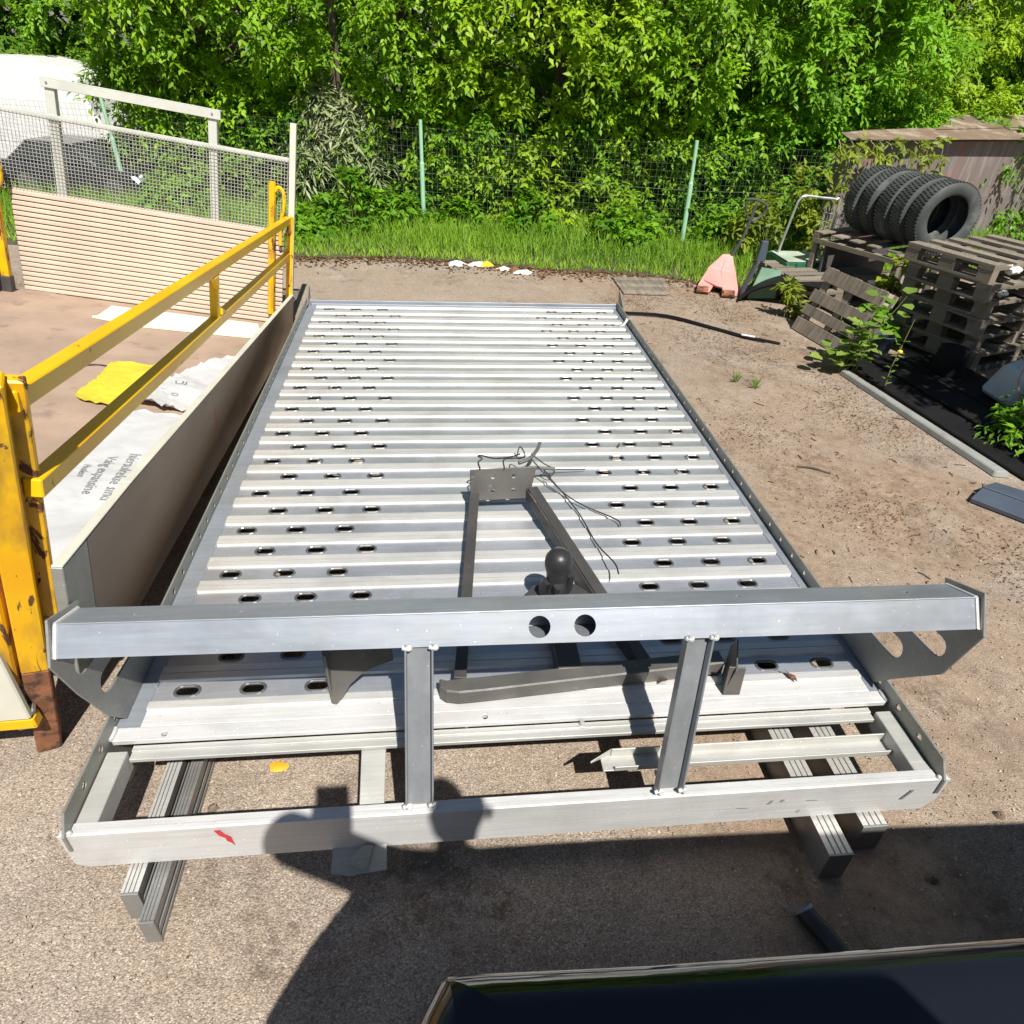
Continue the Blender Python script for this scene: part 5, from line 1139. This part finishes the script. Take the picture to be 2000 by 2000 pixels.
# ------------------------------------------------------------------ vehicles behind the headboard
vn = thing('white_van', 'white van partly hidden by trees behind the left end of the truck body', 'van', (-7.0, 6.4, GZ))
b = MB(); b.plate([(-9.6, .12), (-4.30, .12), (-4.22, .5), (-4.40, .80), (-4.52, 1.16), (-4.66, 1.30), (-5.2, 1.385), (-9.6, 1.40)], [], Matrix(((1, 0, 0, 0), (0, 0, 1, 5.75), (0, 1, 0, GZ), (0, 0, 0, 1))), 1.35); part('body', b, M['van'], vn, .05)
b = MB(); b.plate([(-9.3, .80), (-7.6, .80), (-7.6, 1.15), (-9.3, 1.15)], [], Matrix(((1, 0, 0, 0), (0, 0, 1, 5.735), (0, 1, 0, GZ), (0, 0, 0, 1))), .01); part('side_window', b, M['glass_dark'], vn)
for x in (-5.0, -8.4):
    b = MB(); b.lathe([(0, -.01), (.16, -.01), (.24, .0), (.25, .1), (0, .1)], (x, 5.72, GZ + .25), (0, 1, 0), 20); part('wheel', b, M['tyre'], vn, smooth=True)
def far_car(label, x, y, yaw, s, mat, group='parked cars behind the truck body'):
    mw = Matrix.Translation((x, y, GZ)) @ Matrix.Rotation(yaw, 4, 'Z') @ Matrix.Scale(s, 4); t = thing('parked_car', label, 'car', mat=mw, group=group)
    fx = Matrix(((1, 0, 0, 0), (0, 0, 1, -.68), (0, 1, 0, 0), (0, 0, 0, 1)))
    b = MB(); b.plate([(-1.7, .22), (1.75, .22), (1.8, .5), (1.62, .66), (.85, .74), (-1.62, .76), (-1.75, .55)], [], fx, 1.36); part('body', b, mat, t, .05, local=True)
    b = MB(); b.plate([(-1.5, .765), (.80, .745), (.28, 1.14), (-.9, 1.17)], [], Matrix.Translation((0, .07, 0)) @ fx, 1.22); part('cabin', b, M['glass_dark'], t, .03, local=True)
    b = MB(); b.plate([(-.92, 1.172), (.30, 1.142), (.25, 1.18), (-.85, 1.205)], [], Matrix.Translation((0, .07, 0)) @ fx, 1.22); part('roof', b, mat, t, .02, local=True)
    for xx in (-1.05, 1.12):
        for yy in (-.69, .55):
            b = MB(); b.lathe([(0, 0), (.2, 0), (.29, .02), (.29, .14), (0, .14)], (xx, yy, .29), (0, 1, 0), 18); part('wheel', b, M['tyre'], t, local=True, smooth=True)
    for yy in (-.5, .5):
        b = MB(); b.ball((1.74, yy, .56), .11, 10, (.5, 1.2, .8)); part('headlight', b, M['car_light'], t, local=True, smooth=True)
far_car('dark parked car with a big windscreen behind the wire mesh and green post', -4.30, 4.86, -.25, .52, M['car_dark'])
far_car('dark car at the far left edge behind the wire mesh', -5.95, 4.85, -.2, .52, M['car_dark'])

# ------------------------------------------------------------------ the black pickup below the camera, and the person photographing from its bed
pk = thing('black_pickup', 'glossy black pickup bed rim at the bottom right of the picture', 'pickup', (1.2, -5.3, GZ))
def arc(cx, cy, r_, a0, a1, n=7): return [(cx + r_ * math.cos(R(a0 + (a1 - a0) * i / n)), cy + r_ * math.sin(R(a0 + (a1 - a0) * i / n))) for i in range(n + 1)]
plan = [(2.6, -4.66), (1.2, -4.61), (.55, -4.588), (.10, -4.576), (-.06, -4.570), (-.100, -4.5695), (-.110, -4.577), (-.126, -4.605), (-.168, -4.69), (-.25, -4.80), (-.32, -4.93), (-.345, -5.1), (-.35, -5.7)] + arc(-.15, -5.95, .2, 180, 270) + [(2.6, -6.15)]
prof = [(.03, .02), (.0, .30), (-.02, .55), (-.012, .85), (-.002, 1.00), (0, 1.052), (.003, 1.072), (.010, 1.091), (.020, 1.106), (.033, 1.116), (.047, 1.121), (.065, 1.123), (.12, 1.1235), (.18, 1.121), (.205, 1.11), (.215, 1.09), (.215, .50)]
def offs(pl_, d):
    out = []; n = len(pl_)
    for i, (x, y) in enumerate(pl_):
        a, c = Vector(pl_[max(0, i - 1)]), Vector(pl_[min(n - 1, i + 1)]); t = (c - a).normalized(); nrm = Vector((-t.y, t.x)); out.append((x + nrm.x * d, y + nrm.y * d))
    return out
b = MB(); m_ = len(prof); vs = []
rings = [offs(plan, d) for d, z in prof]
for i in range(len(plan)):
    lift = .02 * max(0, min(1, (plan[i][0] - .35) / .3)) if plan[i][1] > -4.9 else 0
    for k, (d, z) in enumerate(prof): vs.append((rings[k][i][0], rings[k][i][1], GZ + z + (lift if k > 3 else 0)))
b.add(vs, [(i * m_ + k, i * m_ + k + 1, (i + 1) * m_ + k + 1, (i + 1) * m_ + k) for i in range(len(plan) - 1) for k in range(m_ - 1)])
part('bed_wall', b, M['gloss'], pk, smooth=True)
b = MB(); b.box(-.06, 2.6, -6.0, -4.84, GZ + .56, GZ + .60); part('bed_floor', b, M['black_sheet'], pk)
b = MB(); b.plate([(2.62, .05), (4.9, .05), (5.0, .5), (4.9, .78), (3.9, .88), (3.5, 1.38), (2.8, 1.42), (2.62, .9)], [], Matrix(((1, 0, 0, 0), (0, 0, 1, -6.15), (0, 1, 0, GZ), (0, 0, 0, 1))), 1.45); part('cab', b, M['gloss'], pk, .06)
for x in (.55, 4.1):
    for y in (-4.72, -6.22):
        b = MB(); b.lathe([(0, -.02), (.17, -.02), (.29, 0), (.30, .09), (.29, .14), (0, .14)], (x, y - .06, GZ + .30), (0, 1, 0), 22); part('wheel', b, M['tyre'], pk, smooth=True)

pr = thing('person', 'person in navy jacket and jeans in the pickup bed, holding up a phone', 'person', (.215, -5.16, GZ + .60))
def skin_mesh(name, joints, edges, mat, sub=2):
    me = bpy.data.meshes.new(name); me.from_pydata([j[:3] for j in joints], edges, []); o = bpy.data.objects.new(name, me); COL.objects.link(o)
    md = o.modifiers.new('s', 'SKIN'); md.use_smooth_shade = True
    for i, j in enumerate(joints):
        sv = me.skin_vertices[0].data[i]; sv.radius = (j[3], j[4] if len(j) > 4 else j[3]); sv.use_root = (i == 0)
    m2 = o.modifiers.new('u', 'SUBSURF'); m2.levels = sub; m2.render_levels = sub
    bpy.context.view_layer.update()
    out = bpy.data.meshes.new_from_object(o.evaluated_get(bpy.context.evaluated_depsgraph_get())); bpy.data.objects.remove(o); bpy.data.meshes.remove(me)
    out.materials.clear(); out.materials.append(mat); out.name = name
    out.transform(MW[pr.name].inverted()); out.shade_smooth(); return link(name, out, pr)
px, py, fz, sc = .25, -5.16, GZ + .60, .985
bz = lambda h: fz + h * sc
LH, RH = Vector((-.150, -4.925, 1.475)), Vector((.45, -5.02, .93))
J = [(px, py, bz(.80), .105, .085), (px, py + .01, bz(.95), .105, .08), (px, py, bz(1.12), .125, .085), (px, py - .01, bz(1.24), .10, .07), (px, py + .005, bz(1.32), .042), (px, py + .02, bz(1.40), .05), (px, py + .035, bz(1.48), .062, .078), (px, py + .035, bz(1.555), .045, .056),
     (px - .15, py + .01, bz(1.23), .06), (-.245, -4.96, 1.52, .07), (LH.x - .01, LH.y - .045, LH.z - .01, .042),
     (px + .14, py + .01, bz(1.23), .052), (.475, -5.20, 1.20, .045), (RH.x + .015, RH.y - .05, RH.z + .02, .026),
     (px - .07, py, bz(.74), .085), (px - .09, py + .03, bz(.40), .06), (px - .09, py - .02, bz(.07), .042), (px - .10, py + .07, bz(.035), .036),
     (px + .07, py, bz(.74), .085), (px + .09, py + .03, bz(.40), .06), (px + .09, py - .02, bz(.07), .042), (px + .10, py + .07, bz(.035), .036)]
J = [j[:3] + tuple(q * .97 for q in j[3:]) for j in J]
E_ = [(0, 1), (1, 2), (2, 3), (3, 4), (4, 5), (5, 6), (6, 7), (3, 8), (8, 9), (9, 10), (3, 11), (11, 12), (12, 13), (0, 14), (14, 15), (15, 16), (16, 17), (0, 18), (18, 19), (19, 20), (20, 21)]
body = skin_mesh('body', J, E_, M['skin'])
def puff(ids, name, mat, grow):
    m = {v: k for k, v in enumerate(ids)}; jj = [J[i][:3] + tuple(x + grow for x in J[i][3:]) for i in ids]; ee = [(m[a], m[c]) for a, c in E_ if a in m and c in m]; return skin_mesh(name, jj, ee, mat)
puff([0, 1, 2, 3, 8, 9, 10, 11, 12, 13], 'jacket', M['shirt'], .012); puff([0, 14, 15, 16, 18, 19, 20], 'jeans', M['jeans'], .011)
for a, c in ((16, 17), (20, 21)):
    skin_mesh('shoe', [J[a][:2] + (bz(.045), .043), J[c][:3] + (.04,), (J[c][0], J[c][1] + .05, bz(.03), .03)], [(0, 1), (1, 2)], M['shoe'])
for hand, sg in ((LH, 1), (RH, -1)):
    wr_ = Vector((hand.x - .01 * sg, hand.y - .05, hand.z - .04)); jj = [tuple(wr_) + (.022, .018), tuple(wr_.lerp(hand, .6) + Vector((0, -.005, .01))) + (.03, .014)]; ee = [(0, 1)]
    for k in range(4):                   # fingers behind the phone, thumb in front of the palm side
        o = len(jj); q = Vector(jj[1][:3]) + Vector((.012 * sg, .012, -.012 + .014 * k)); L_ = (.024, .028, .027, .022)[k]
        jj += [tuple(q) + (.0075,), tuple(q + Vector((sg * L_, .012, .006))) + (.007,), tuple(q + Vector((sg * L_ * 1.8, .010, .006))) + (.006,)]; ee += [(1, o), (o, o + 1), (o + 1, o + 2)]
    o = len(jj); q = Vector(jj[1][:3]); jj += [tuple(q + Vector((.01 * sg, -.02, .0))) + (.009,), tuple(q + Vector((.035 * sg, -.016, .03))) + (.007,)]; ee += [(1, o), (o, o + 1)]
    skin_mesh('hand', jj, ee, M['skin'], 2)
hc = Vector((px, py + .035, bz(1.49)))
b = MB(); b.ball(hc + Vector((0, -.018, .026)), .088, 16, (.78, .95, .97)); part('hair', b, M['hair'], pr, smooth=True)
for s_ in (-1, 1):
    b = MB(); b.ball(hc + Vector((s_ * .029, .070, -.012)), .0105, 8); part('eye', b, M['eye'], pr, smooth=True)
    b = MB(); b.ball(hc + Vector((s_ * .071, .0, -.017)), .021, 8, (.4, .7, 1.1)); part('ear', b, M['skin'], pr, smooth=True)
b = MB(); b.add([hc + Vector(v) for v in ((0, .071, .0), (-.013, .073, -.039), (.013, .073, -.039), (0, .093, -.035), (0, .073, -.045))], [(0, 1, 3), (0, 3, 2), (1, 4, 3), (3, 4, 2)]); part('nose', b, M['skin'], pr, smooth=True)
b = MB(); b.ball(hc + Vector((0, .066, -.06)), .019, 8, (1.1, .4, .35)); part('mouth', b, M['pink'], pr, smooth=True)
ph = MB(); ph.box(-.060, .036, -.009, -.001, -.155, .012, Matrix.Translation((-.0999, -4.868, 1.558)) @ Matrix.Rotation(R(-32), 4, 'X')); solo('phone', ph, M['rubber_ball'], 'black phone held up in the left hand of the person in the pickup bed', 'phone', (-.1, -4.89, 1.5), .003)
